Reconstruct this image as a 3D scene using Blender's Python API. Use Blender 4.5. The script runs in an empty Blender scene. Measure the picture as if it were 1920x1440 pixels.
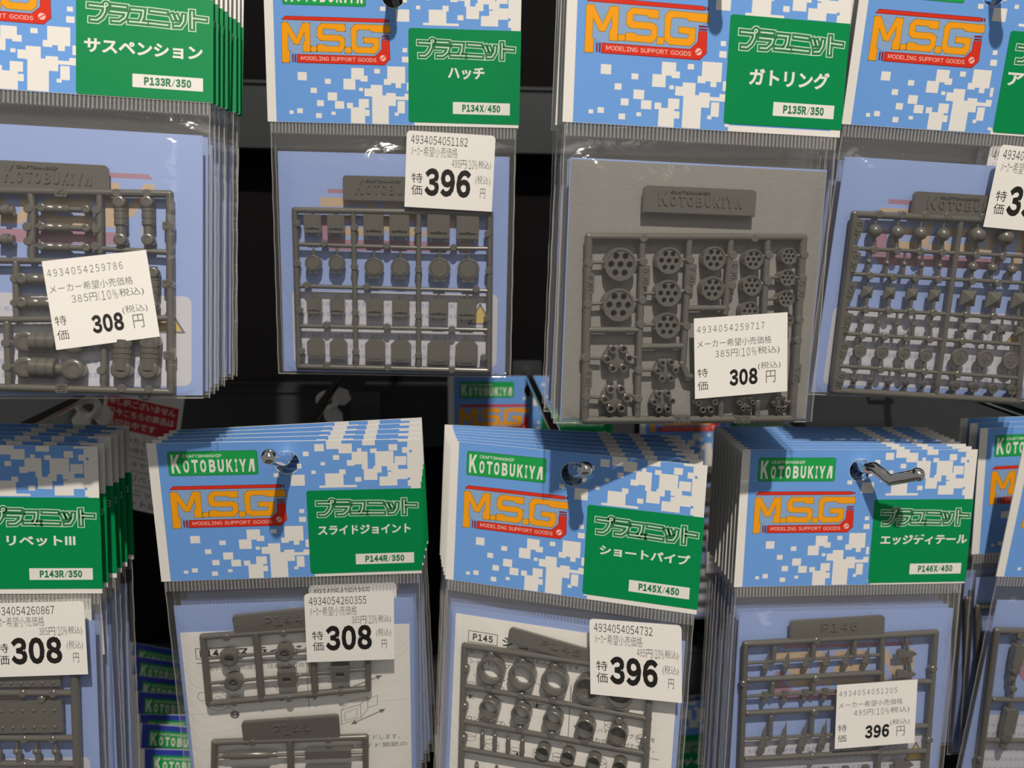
import bpy, math, random
from mathutils import Vector, Matrix, Euler
from mathutils.geometry import tessellate_polygon

sc = bpy.context.scene
COL = sc.collection
MM = 0.001
H0 = 1.35                       # height of the camera above the shop floor

# ------------------------------------------------------------------ camera
cam = bpy.data.cameras.new('camera')
cam.sensor_width = 36.0
cam.lens = 1556.8 / 1920 * 36.0
cam.clip_start = 0.01
cam.dof.use_dof = True
cam.dof.focus_distance = 0.305
cam.dof.aperture_fstop = 11.0
cam_o = bpy.data.objects.new('camera', cam)
COL.objects.link(cam_o)
cam_o.matrix_world = Matrix.Translation((0, 0, H0)) @ Matrix((
    (0.9974, 0.0, -0.0722), (-0.0707, 0.2002, -0.9772), (0.0144, 0.9798, 0.1996))).to_4x4()
sc.camera = cam_o

# ------------------------------------------------------------------ light
sc.view_settings.view_transform = 'Standard'
sc.view_settings.look = 'None'
sc.view_settings.gamma = 1.0
sc.view_settings.use_curve_mapping = False
sc.view_settings.exposure = 0.0
sc.cycles.transparent_max_bounces = 40
sc.cycles.max_bounces = 8
world = bpy.data.worlds.new('shop_ambience')
sc.world = world
world.use_nodes = True
world.node_tree.nodes['Background'].inputs[0].default_value = (1.0, 0.95, 0.9, 1)
world.node_tree.nodes['Background'].inputs[1].default_value = 0.20


def area_light(name, loc, target, size, power, color, shape='DISK'):
    l = bpy.data.lights.new(name, 'AREA')
    l.shape = shape
    l.size = size
    l.energy = power
    l.color = color
    o = bpy.data.objects.new(name, l)
    COL.objects.link(o)
    o.location = loc
    o.rotation_euler = (Vector(target) - Vector(loc)).to_track_quat('-Z', 'Y').to_euler()
    return o


# ceiling spotlight above and behind the camera, and an added soft fill light for glints
area_light('ceiling_spotlight', (0.05, -0.49, H0 + 1.10), (0.03, 0.31, H0), 0.035, 21.0, (1.0, 0.90, 0.78))
area_light('added_fill_light', (0.5, -1.6, H0 + 1.2), (0, 0.3, H0), 0.9, 4.0, (1.0, 0.95, 0.9))

# ------------------------------------------------------------------ measured shapes (mm on the card, z down from its top edge)
CAMO=[(-37.69, -37.92, -34.14, -41.0), (-27.05, -40.2, -24.7, -42.06), (-32.71, -43.71, -30.3, -45.7), (-26.05, -45.3, -22.36, -48.32), (-30.33, -48.38, -27.65, -50.61), (-23.24, -48.53, -19.63, -51.4), (-41.27, -52.54, -39.66, -53.85), (-38.21, -51.65, -36.02, -53.48), (-30.83, -53.28, -28.56, -55.15), (-24.71, -52.57, -23.03, -53.79), (-16.64, -35.84, -11.67, -40.16), (-19.76, -39.96, -15.09, -44.02), (-13.02, -38.63, -10.22, -40.84), (-7.58, -35.94, -5.39, -37.67), (-13.65, -43.21, -12.06, -44.49), (-2.45, -34.84, 4.61, -41.13), (-3.82, -39.62, -0.96, -41.86), (0.84, -40.86, 2.96, -42.88), (-11.49, -43.39, -8.18, -46.36), (-8.99, -41.98, -4.42, -46.48), (-8.5, -46.25, -1.95, -56.73), (-4.46, -45.86, 0.9, -49.77), (-2.95, -44.89, 0.86, -46.38), (0.69, -46.1, 6.47, -47.41), (1.56, -47.83, 4.47, -52.51), (0.43, -52.24, 1.96, -53.48), (4.32, -45.0, 6.6, -47.14), (-13.8, -47.43, -9.82, -50.78), (-18.48, -49.05, -16.13, -51.17), (-16.96, -50.66, -11.38, -56.77), (-11.67, -51.5, -9.58, -53.86), (3.33, -31.08, 5.91, -33.19), (3.6, -27.85, 5.43, -29.45), (5.29, -40.73, 6.5, -43.94), (6.91, -54.63, 8.41, -55.65), (-5.13, -12.78, -3.03, -14.42), (3.68, -9.14, 5.32, -11.06), (1.06, -13.62, 6.26, -18.1), (6.07, -4.33, 8.2, -6.14), (10.4, -1.37, 13.87, -4.29), (14.79, -0.06, 20.49, -3.47), (19.32, -1.38, 24.29, -5.29), (28.14, -0.02, 32.9, -2.21), (17.1, -5.94, 19.45, -7.85), (12.44, -8.68, 14.08, -9.99), (8.87, -12.04, 10.49, -13.41), (13.85, -13.35, 20.72, -18.24), (19.2, -11.79, 21.61, -13.84), (11.61, -18.23, 25.66, -19.16), (25.09, -15.08, 27.42, -16.98), (24.1, -4.72, 30.0, -9.83), (26.2, -3.33, 27.76, -4.78), (22.21, -8.07, 25.07, -10.36), (27.79, -9.48, 30.0, -11.88), (28.47, -11.76, 33.51, -16.35), (32.84, -4.7, 39.75, -10.82), (31.08, -3.56, 33.47, -5.36), (37.97, -1.93, 41.22, -4.5), (32.09, -10.63, 35.18, -13.37), (41.41, -0.05, 46.25, -0.94), (45.03, -0.99, 46.25, -19.19), (43.06, -3.21, 46.25, -5.52), (40.19, -6.84, 44.58, -10.44), (44.9, -5.04, 46.25, -11.12), (38.84, -12.09, 46.25, -16.16), (39.53, -9.68, 41.46, -12.67), (37.3, -10.65, 41.46, -12.67), (34.29, -15.08, 41.05, -18.86), (37.47, -13.12, 46.25, -16.28)]
MSG=[[(-43.39, -19.82), (-41.1, -19.66), (-37.79, -25.44), (-35.25, -19.71), (-32.56, -19.72), (-32.53, -30.23), (-35.22, -30.23), (-35.3, -27.34), (-34.51, -26.16), (-34.61, -22.74), (-36.97, -27.69), (-38.77, -27.52), (-41.09, -23.47), (-41.28, -29.75), (-40.6, -30.3), (-40.74, -34.4), (-43.46, -34.48)], [(-32.17, -28.31), (-30.04, -28.28), (-30.05, -30.0), (-32.21, -30.1)], [(-28.0, -19.69), (-18.94, -19.76), (-18.8, -22.26), (-21.97, -22.31), (-22.8, -21.57), (-26.95, -21.51), (-27.57, -21.95), (-27.55, -23.5), (-26.83, -23.88), (-20.77, -23.9), (-19.03, -24.99), (-19.1, -28.39), (-20.6, -30.11), (-29.73, -30.02), (-29.69, -27.62), (-26.8, -27.5), (-25.97, -28.12), (-21.66, -28.08), (-20.97, -27.38), (-20.96, -26.3), (-21.46, -25.95), (-28.33, -25.91), (-29.67, -24.82), (-29.68, -21.42)], [(-18.8, -28.2), (-16.49, -28.24), (-16.57, -30.25), (-18.84, -30.31)], [(-15.01, -19.63), (-1.33, -19.77), (-1.24, -22.34), (-8.15, -22.21), (-9.28, -21.43), (-13.49, -21.54), (-14.39, -22.31), (-14.59, -27.24), (-13.6, -28.05), (-8.75, -28.09), (-7.85, -27.37), (-7.81, -26.45), (-11.44, -26.26), (-11.54, -24.44), (-5.75, -24.53), (-5.76, -28.65), (-7.22, -30.2), (-14.59, -30.17), (-16.33, -28.83), (-16.49, -21.32)]]
MSG_RED=[[(-43.05, -18.6), (-42.03, -17.4), (-3.38, -17.43), (-3.4, -18.58)], [(-37.51, -31.38), (-7.16, -31.33), (-4.51, -28.8), (-4.49, -25.39), (-1.62, -25.35), (-1.38, -32.09), (-3.57, -34.35), (-37.63, -34.34)]]
MSG_DARK=[[(-3.07, -17.45), (-2.39, -17.47), (-2.39, -18.59), (-3.09, -18.61)], [(-2.08, -17.46), (-1.47, -17.46), (-1.46, -18.6), (-2.08, -18.61)], [(-39.67, -31.38), (-39.08, -31.38), (-39.1, -34.27), (-39.6, -34.27)], [(-38.69, -31.33), (-38.03, -31.35), (-38.06, -34.3), (-38.68, -34.31)], [(-4.6, -23.48), (-1.51, -23.49), (-1.52, -23.98), (-4.57, -24.03)], [(-4.55, -24.42), (-1.49, -24.43), (-1.49, -24.94), (-4.52, -24.93)]]
MSG_BACK=[(-42.95, -18.68), (-1.4, -18.57), (-1.47, -22.66), (-4.5, -23.62), (-4.49, -29.11), (-7.15, -31.42), (-37.51, -31.44), (-40.95, -29.87)]
MSG_TEXT=[(-36.24, -32.61), (-6.7, -32.8)]
SCREW=(-4.11, -31.87)
UNIT=[[(10.35, -24.99), (15.53, -25.1), (15.27, -26.88), (14.36, -28.6), (12.95, -29.8), (10.86, -29.78)], [(17.46, -24.6), (22.18, -24.71)], [(17.04, -26.45), (22.25, -26.57), (21.7, -28.25), (20.06, -29.66), (17.6, -29.69)], [(23.62, -25.21), (27.59, -25.26), (27.35, -27.56), (26.62, -29.3)], [(23.02, -29.37), (28.92, -29.44)], [(29.69, -25.2), (35.11, -25.42)], [(29.32, -29.4), (35.61, -29.6)], [(36.51, -25.65), (37.35, -27.66)], [(38.07, -25.72), (38.84, -27.48)], [(40.64, -25.54), (40.42, -27.81), (39.37, -29.53), (37.38, -29.64)], [(43.24, -24.17), (43.3, -30.22)], [(43.41, -26.44), (47.91, -26.68)]]
UNIT_DOT=(15.83, -24.34)
POSE={'P133': [-132.14, 312.7, 93.62, 0.0276, 0.1281, -0.2], 'P134': [-22.75, 349.46, 91.62, 0.0084, -0.042, -0.007], 'P135': [87.38, 292.57, 86.35, 0.0222, 0.093, -0.0436], 'P136': [194.35, 306.8, 89.32, 0.0378, 0.0295, 0.0342], 'P143': [-181.01, 305.68, -84.97, 0.027, 0.0269, -0.064], 'P144': [-61.93, 304.45, -83.96, -0.0023, 0.0353, 0.0891], 'P145': [46.76, 304.21, -89.02, 0.0087, -0.3381, -0.0953], 'P146': [164.82, 311.67, -90.58, 0.0167, 0.0339, -0.067], 'P147': [282.02, 310.31, -92.18, 0.0402, -0.0047, 0.0378], 'R147': [276.5, 331.26, -85.12, -0.0373, 0.0117, -0.0357], 'RA': [47.63, 486.08, -94.47, -0.0052, 0.0056, -0.0058]}
TITLE={'P133': (8.95, 46.72, -40.19, 4.76), 'P134': (21.48, 36.0, -36.68, 4.65), 'P135': (14.47, 44.15, -38.61, 5.7), 'P143': (16.55, 41.02, -36.3, 3.98), 'P144': (10.22, 45.87, -36.96, 4.1), 'P145': (12.07, 46.21, -36.57, 3.9), 'P146': (11.09, 49.13, -37.74, 4.45)}
STICK={'P133': ('A', 15.69, -126.17, 32.39, 29.37, 0.1504), 'P134': ('B', 22.76, -74.85, 35.15, 29.57, -0.0343), 'P135': ('A', 16.78, -133.94, 34.89, 28.48, 0.0814), 'P144': ('B', 21.53, -77.13, 34.6, 30.91, -0.0096), 'P145': ('B', 28.83, -76.28, 34.67, 30.02, 0.0739), 'P146': ('A', 12.83, -111.39, 35.13, 28.32, 0.0413)}
SPRUE={'P134':[{'rods': [(-39.73, -91.34, 39.28, -90.85, 1.3), (39.28, -90.85, 39.87, -156.02, 1.3), (39.87, -156.02, -39.75, -155.49, 1.3), (-39.75, -155.49, -39.73, -91.34, 1.3), (-16.22, -92.12, -15.92, -154.86, 1.15), (10.18, -91.85, 10.25, -155.46, 1.15), (-38.22, -105.0, 9.51, -105.44, 0.9), (9.51, -105.44, 38.5, -105.08, 0.9), (-38.32, -121.92, 38.45, -122.42, 0.9), (-38.75, -138.48, 38.73, -138.68, 0.9)], 'pieces': [('hatch_square', -32.62, -96.48, 3.5, 3.7), ('hatch_square', -23.22, -96.46, 3.5, 3.7), ('hatch_square', -8.06, -96.59, 4.05, 4.32), ('hatch_square', 2.41, -96.55, 4.07, 4.34), ('hatch_square', 18.32, -96.53, 4.54, 4.74), ('hatch_square', 30.2, -96.53, 4.54, 4.74), ('hatch_round', -32.66, -112.56, 3.4), ('hatch_round', -23.16, -112.36, 3.4), ('hatch_round', -8.01, -113.53, 3.96), ('hatch_round', 2.69, -113.51, 3.96), ('hatch_round', 18.76, -113.64, 4.52), ('hatch_round', 30.61, -113.6, 4.54), ('hatch_square', -32.72, -129.98, 3.01, 3.08), ('hatch_square', -23.27, -130.13, 3.01, 3.08), ('hatch_square', -7.82, -129.97, 3.58, 3.58), ('hatch_square', 2.84, -130.1, 3.58, 3.58), ('hatch_square', 18.51, -130.0, 4.02, 3.95), ('hatch_square', 30.27, -130.12, 4.02, 4.16), ('hatch_octagon', -32.43, -147.38, 3.6, 4.02), ('hatch_octagon', -23.1, -147.7, 3.6, 4.02), ('hatch_octagon', -7.85, -147.99, 4.16, 4.57), ('hatch_octagon', 2.93, -148.14, 4.17, 4.59), ('hatch_octagon', 18.61, -148.35, 4.69, 5.18), ('hatch_octagon', 30.35, -148.57, 4.69, 5.18), ('nub', -28.09, -104.38), ('nub', -2.71, -104.83), ('nub', 24.5, -104.91), ('nub', -35.45, -121.45), ('nub', -11.03, -121.64), ('nub', 33.96, -121.75), ('nub', -27.88, -137.71), ('nub', -2.92, -138.07), ('nub', 24.11, -138.61), ('nub', -28.08, -154.86), ('nub', -2.68, -155.33), ('nub', 24.26, -155.79), ('nub', -39.0, -96.62), ('nub', -15.83, -97.76), ('nub', 9.85, -98.19), ('nub', 38.4, -99.02), ('nub', -39.43, -112.7), ('nub', -16.04, -113.43), ('nub', 10.2, -114.03), ('nub', 39.0, -114.1), ('nub', -38.92, -131.82), ('nub', -15.96, -132.41), ('nub', 10.22, -133.08), ('nub', 38.65, -133.78), ('nub', -38.68, -148.9), ('nub', -16.04, -148.84), ('nub', 10.24, -149.78), ('nub', 37.52, -150.35)], 'tab': ('KOTO', -20.21, -77.26, 19.94, -85.67, 0)}],
'P135':[{'rods': [(-39.92, -94.3, 38.18, -92.07, 1.4), (38.18, -92.07, 39.62, -157.38, 1.4), (39.62, -157.38, -38.5, -157.66, 1.4), (-38.5, -157.66, -39.92, -94.3, 1.4), (-20.98, -93.69, -19.47, -156.72, 1.15), (-4.15, -94.28, -3.61, -137.26, 1.15), (11.09, -93.8, 10.82, -119.34, 1.15), (24.75, -93.66, 25.46, -121.46, 1.15), (11.56, -151.04, 11.79, -156.84, 1.15), (25.63, -151.05, 25.78, -156.89, 1.15), (-38.02, -125.92, -20.09, -125.67, 1.15), (-19.77, -131.5, -3.89, -131.1, 1.15), (-3.21, -117.83, 11.3, -117.45, 1.15), (-39.86, -137.81, -38.07, -137.8, 0.5), (-4.11, -137.26, -1.95, -141.72, 1.15), (-1.95, -141.72, 3.09, -142.59, 1.15), (-39.06, -102.92, -33.8, -102.78, 0.6), (-23.79, -101.94, -20.24, -101.56, 0.6), (-7.64, -101.21, -3.7, -101.1, 0.6), (8.13, -99.51, 11.79, -98.94, 0.6), (22.41, -99.51, 25.16, -98.56, 0.6), (34.95, -98.57, 38.74, -98.29, 0.6), (-39.3, -117.06, -33.72, -116.67, 0.6), (-23.65, -115.62, -20.07, -115.26, 0.6), (-19.6, -112.95, -15.39, -112.86, 0.6), (-6.93, -112.39, -3.34, -111.16, 0.6), (8.58, -110.02, 11.97, -109.66, 0.6), (22.56, -109.12, 25.61, -107.88, 0.6), (26.75, -106.39, 29.91, -106.31, 0.6), (34.97, -106.01, 38.82, -106.27, 0.6), (26.12, -114.04, 29.9, -113.67, 0.6), (-20.19, -123.93, -15.05, -123.85, 0.6), (-6.85, -123.14, -3.42, -123.97, 0.6), (-39.37, -135.48, -33.99, -135.73, 0.6), (-22.6, -135.04, -19.54, -135.61, 0.6), (-19.31, -139.73, -15.04, -139.7, 0.6), (-6.45, -139.36, -3.22, -136.66, 0.6), (-38.46, -149.24, -33.64, -149.53, 0.6), (-22.8, -148.34, -19.36, -149.83, 0.6), (36.98, -151.05, 39.59, -151.05, 0.6)], 'pieces': [('barrel_ring', -28.76, -103.21, 5.63), ('barrel_ring', -11.55, -101.49, 4.58), ('barrel_ring', 4.8, -100.29, 4.11), ('barrel_ring', 19.34, -100.17, 3.49), ('barrel_ring', 32.43, -98.76, 2.9), ('barrel_ring', -28.65, -116.97, 5.65), ('barrel_ring', -11.17, -112.66, 4.62), ('barrel_ring', 4.91, -110.57, 4.12), ('barrel_ring', 19.44, -109.31, 3.5), ('barrel_ring', 32.57, -106.25, 2.92), ('barrel_ring', -10.79, -123.79, 4.51), ('barrel_ring', 19.33, -118.3, 3.4), ('barrel_ring', 32.76, -113.61, 2.93), ('barrel_ring', 33.11, -121.34, 2.94), ('barrel_cluster', -28.0, -135.68, 5.7), ('barrel_cluster', -28.07, -149.83, 5.75), ('barrel_cluster', -10.13, -139.68, 4.8), ('barrel_cluster', -10.69, -150.73, 4.84), ('barrel_cluster', 5.56, -151.03, 4.54), ('barrel_cluster', 20.49, -151.04, 3.71), ('barrel_cluster', 33.76, -151.48, 3.12), ('nub', -39.63, -103.22), ('nub', -20.51, -102.13), ('nub', -3.7, -101.1), ('nub', 11.79, -98.94), ('nub', 25.35, -98.56), ('nub', 38.6, -98.18), ('nub', -39.3, -117.06), ('nub', -20.07, -115.26), ('nub', -3.63, -111.45), ('nub', 12.27, -109.47), ('nub', 25.61, -107.88), ('nub', 38.83, -106.39), ('nub', -20.2, -123.64), ('nub', -3.42, -123.97), ('nub', -39.37, -135.48), ('nub', -19.92, -139.73), ('nub', -38.46, -149.24), ('nub', -19.66, -149.83), ('nub', -20.95, -94.25), ('nub', 19.39, -92.96), ('nub', 38.89, -121.25), ('nub', 38.89, -128.46), ('tag', -39.04, -109.96, '10.0', 1.5, 3.6, 90), ('tag', -19.46, -106.94, '8.0', 1.5, 3.6, -90), ('tag', -2.77, -105.95, '7.0', 1.5, 3.6, -90), ('tag', 12.51, -104.41, '6.0', 1.5, 3.6, -90), ('tag', 38.54, -110.24, '5.0', 1.5, 3.6, -90), ('tag', -38.33, -142.77, '10.0', 1.5, 3.6, 90), ('tag', 39.45, -140.6, '5.0', 1.5, 3.6, -90), ('tag', -3.13, -157.21, '8.0', 1.4, 3.2, 0), ('tag', 19.69, -157.3, '6.0', 1.4, 3.2, 0)], 'tab': ('KOTO', -21.53, -76.58, 18.99, -84.11, 0)}],
'P136':[{'rods': [(-41.22, -88.81, 30.91, -88.09, 1.4), (30.91, -88.09, 39.06, -158.63, 1.4), (39.06, -158.63, -39.36, -156.58, 1.4), (-39.36, -156.58, -41.22, -88.81, 1.4), (1.22, -89.06, 3.64, -157.37, 1.15), (-39.82, -101.34, 32.3, -101.13, 0.8), (-39.49, -110.96, 33.44, -111.33, 0.8), (-39.22, -124.09, 35.16, -125.24, 0.8), (-39.2, -133.88, 36.4, -135.51, 0.8), (-38.42, -146.73, 38.01, -149.09, 0.8), (-31.76, -100.12, -32.22, -96.27, 0.75), (-32.69, -89.18, -32.56, -92.45, 0.55), (-22.73, -100.23, -23.22, -96.38, 0.75), (-23.73, -89.26, -23.58, -92.54, 0.55), (-13.5, -100.17, -14.01, -96.31, 0.75), (-14.58, -89.17, -14.4, -92.46, 0.55), (-4.31, -100.18, -4.85, -96.3, 0.75), (-5.47, -89.13, -5.27, -92.44, 0.55), (9.53, -99.79, 8.95, -95.89, 0.75), (8.25, -88.7, 8.48, -92.02, 0.55), (21.07, -100.08, 20.44, -96.17, 0.75), (19.68, -88.94, 19.94, -92.27, 0.55), (-32.62, -110.48, -32.9, -106.57, 0.8), (-33.0, -101.56, -32.79, -105.45, 0.5), (-25.31, -110.71, -25.61, -106.79, 0.8), (-25.74, -101.77, -25.5, -105.66, 0.5), (-18.34, -110.79, -18.66, -106.86, 0.8), (-18.82, -101.83, -18.56, -105.73, 0.5), (-11.11, -110.8, -11.46, -106.86, 0.8), (-11.64, -101.82, -11.36, -105.73, 0.5), (-3.83, -110.87, -4.2, -106.92, 0.8), (-4.42, -101.86, -4.11, -105.79, 0.5), (9.66, -110.67, 9.25, -106.7, 0.8), (8.98, -101.62, 9.33, -105.56, 0.5), (17.78, -110.76, 17.35, -106.78, 0.8), (17.05, -101.69, 17.42, -105.64, 0.5), (25.91, -110.97, 25.45, -106.98, 0.8), (25.12, -101.87, 25.52, -105.83, 0.5), (-31.16, -123.87, -31.66, -119.32, 0.75), (-31.99, -111.41, -31.68, -115.91, 0.55), (-22.01, -123.84, -22.54, -119.27, 0.75), (-22.93, -111.34, -22.58, -115.85, 0.55), (-12.89, -123.98, -13.45, -119.4, 0.75), (-13.89, -111.44, -13.51, -115.97, 0.55), (-3.6, -124.06, -4.2, -119.47, 0.75), (-4.69, -111.48, -4.28, -116.03, 0.55), (10.5, -124.48, 9.85, -119.86, 0.75), (9.27, -111.83, 9.73, -116.4, 0.55), (21.28, -124.68, 20.59, -120.05, 0.75), (19.94, -111.98, 20.44, -116.57, 0.55), (32.02, -124.66, 31.29, -120.01, 0.75), (30.58, -111.92, 31.12, -116.52, 0.55), (-31.54, -133.88, -32.01, -129.84, 0.75), (-32.12, -124.66, -31.89, -128.68, 0.5), (-24.67, -134.02, -25.16, -129.97, 0.75), (-25.29, -124.78, -25.05, -128.81, 0.5), (-17.35, -134.1, -17.86, -130.03, 0.75), (-18.03, -124.83, -17.76, -128.87, 0.5), (-10.19, -134.06, -10.73, -129.99, 0.75), (-10.92, -124.77, -10.63, -128.82, 0.5), (-2.92, -134.14, -3.48, -130.05, 0.75), (-3.7, -124.82, -3.39, -128.88, 0.5), (10.57, -134.45, 9.97, -130.35, 0.75), (9.7, -125.09, 10.05, -129.17, 0.5), (18.59, -134.63, 17.96, -130.51, 0.75), (17.66, -125.24, 18.04, -129.33, 0.5), (26.77, -134.74, 26.11, -130.61, 0.75), (25.78, -125.32, 26.18, -129.43, 0.5), (34.82, -134.91, 34.13, -130.78, 0.75), (33.76, -125.47, 34.2, -129.59, 0.5), (-30.52, -147.05, -31.03, -142.35, 0.75), (-31.37, -134.16, -31.05, -138.82, 0.55), (-21.42, -147.34, -21.96, -142.61, 0.75), (-22.35, -134.4, -22.0, -139.08, 0.55), (-12.33, -147.51, -12.91, -142.77, 0.75), (-13.36, -134.53, -12.97, -139.22, 0.55), (-3.12, -147.74, -3.73, -142.98, 0.75), (-4.24, -134.71, -3.81, -139.42, 0.55), (11.31, -148.03, 10.64, -143.25, 0.75), (10.05, -134.95, 10.52, -139.68, 0.55), (22.09, -148.4, 21.39, -143.6, 0.75), (20.72, -135.26, 21.24, -140.01, 0.55), (33.14, -148.7, 32.39, -143.88, 0.75), (31.66, -135.51, 32.21, -140.28, 0.55), (-30.96, -156.62, -31.44, -152.44, 0.75), (-31.55, -147.09, -31.32, -151.24, 0.5), (-24.09, -156.89, -24.59, -152.7, 0.75), (-24.73, -147.33, -24.48, -151.5, 0.5), (-16.62, -157.2, -17.14, -153.0, 0.75), (-17.31, -147.62, -17.03, -151.79, 0.5), (-9.32, -157.34, -9.87, -153.13, 0.75), (-10.07, -147.73, -9.77, -151.92, 0.5), (-2.25, -157.73, -2.83, -153.5, 0.75), (-3.05, -148.09, -2.73, -152.29, 0.5), (11.33, -158.05, 10.71, -153.8, 0.75), (10.43, -148.36, 10.79, -152.58, 0.5), (19.38, -158.42, 18.74, -154.16, 0.75), (18.43, -148.7, 18.82, -152.94, 0.5), (27.65, -158.66, 26.98, -154.39, 0.75), (26.63, -148.92, 27.05, -153.16, 0.5), (36.02, -158.84, 35.31, -154.55, 0.75), (34.94, -149.07, 35.38, -153.33, 0.5)], 'pieces': [('rivet_ball', -32.37, -94.63, 2.52), ('rivet_ball', -23.38, -94.73, 2.53), ('rivet_ball', -14.19, -94.65, 2.55), ('rivet_ball', -5.04, -94.64, 2.56), ('rivet_ball', 8.74, -94.23, 3.18), ('rivet_ball', 20.22, -94.5, 3.21), ('rivet_ball', -32.87, -106.01, 1.06), ('rivet_ball', -25.58, -106.23, 1.07), ('rivet_ball', -18.64, -106.3, 1.07), ('rivet_ball', -11.44, -106.3, 1.08), ('rivet_ball', -4.19, -106.36, 1.08), ('rivet_ball', 9.26, -106.13, 1.94), ('rivet_ball', 17.35, -106.21, 1.95), ('rivet_ball', 25.45, -106.41, 1.96), ('rivet_pyramid', -31.7, -117.62, 2.2), ('rivet_pyramid', -22.59, -117.56, 2.21), ('rivet_pyramid', -13.51, -117.69, 2.22), ('rivet_pyramid', -4.27, -117.75, 2.24), ('rivet_pyramid', 9.76, -118.13, 3.05), ('rivet_pyramid', 20.48, -118.31, 3.08), ('rivet_pyramid', 31.17, -118.26, 3.09), ('rivet_pyramid', -31.98, -129.26, 0.9), ('rivet_pyramid', -25.13, -129.39, 0.9), ('rivet_pyramid', -17.84, -129.45, 0.91), ('rivet_pyramid', -10.71, -129.4, 0.91), ('rivet_pyramid', -3.47, -129.47, 0.92), ('rivet_pyramid', 9.98, -129.76, 1.72), ('rivet_pyramid', 17.97, -129.92, 1.74), ('rivet_pyramid', 26.12, -130.02, 1.74), ('rivet_pyramid', 34.13, -130.18, 1.75), ('screw_head', -31.07, -140.58, 2.6), ('screw_head', -22.01, -140.84, 2.61), ('screw_head', -12.97, -140.99, 2.62), ('screw_head', -3.8, -141.2, 2.65), ('screw_head', 10.55, -141.46, 3.41), ('screw_head', 21.28, -141.8, 3.44), ('screw_head', 32.27, -142.08, 3.47), ('screw_head', -31.41, -151.84, 1.1), ('screw_head', -24.56, -152.1, 1.1), ('screw_head', -17.12, -152.4, 1.11), ('screw_head', -9.85, -152.52, 1.11), ('screw_head', -2.81, -152.9, 1.12), ('screw_head', 10.72, -153.19, 2.0), ('screw_head', 18.75, -153.55, 2.01), ('screw_head', 26.98, -153.78, 2.03), ('screw_head', 35.31, -153.94, 2.04), ('tag', -39.49, -94.17, '4.0', 1.7, 3.8, 80), ('tag', -39.15, -106.3, '2.0', 1.7, 3.8, 80), ('tag', -38.87, -117.53, '4X4', 1.7, 3.8, 80), ('tag', -38.37, -129.51, '2X2', 1.7, 3.8, 80), ('tag', -38.17, -140.55, '4.0', 1.7, 3.8, 80), ('tag', -37.68, -152.35, '2.0', 1.7, 3.8, 80), ('nub', -31.95, -88.32), ('nub', -22.87, -88.12), ('nub', -13.76, -87.75), ('nub', -4.86, -87.62), ('nub', 9.47, -87.26), ('nub', -39.5, -101.49), ('nub', -31.83, -101.51), ('nub', -22.64, -101.45), ('nub', -13.53, -101.35), ('nub', -4.4, -101.3), ('nub', 9.58, -101.59), ('nub', 20.38, -101.53), ('nub', -32.01, -111.3), ('nub', -22.55, -111.43), ('nub', -13.41, -111.42), ('nub', -4.03, -111.45), ('nub', 9.8, -111.4), ('nub', 20.52, -111.79), ('nub', -31.41, -124.23), ('nub', -22.06, -124.24), ('nub', -12.96, -124.27), ('nub', -3.65, -124.47), ('nub', 10.11, -124.67), ('nub', 21.3, -124.8), ('nub', -31.29, -134.28), ('nub', -22.15, -134.51), ('nub', -12.95, -134.75), ('nub', -3.41, -134.86), ('nub', 10.44, -135.05), ('nub', -21.52, -147.46), ('nub', -12.25, -147.62), ('nub', -3.24, -147.74), ('nub', 10.93, -148.35)], 'tab': ('KOTO', -19.13, -79.23, 25.36, -86.43, 0)}],
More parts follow.
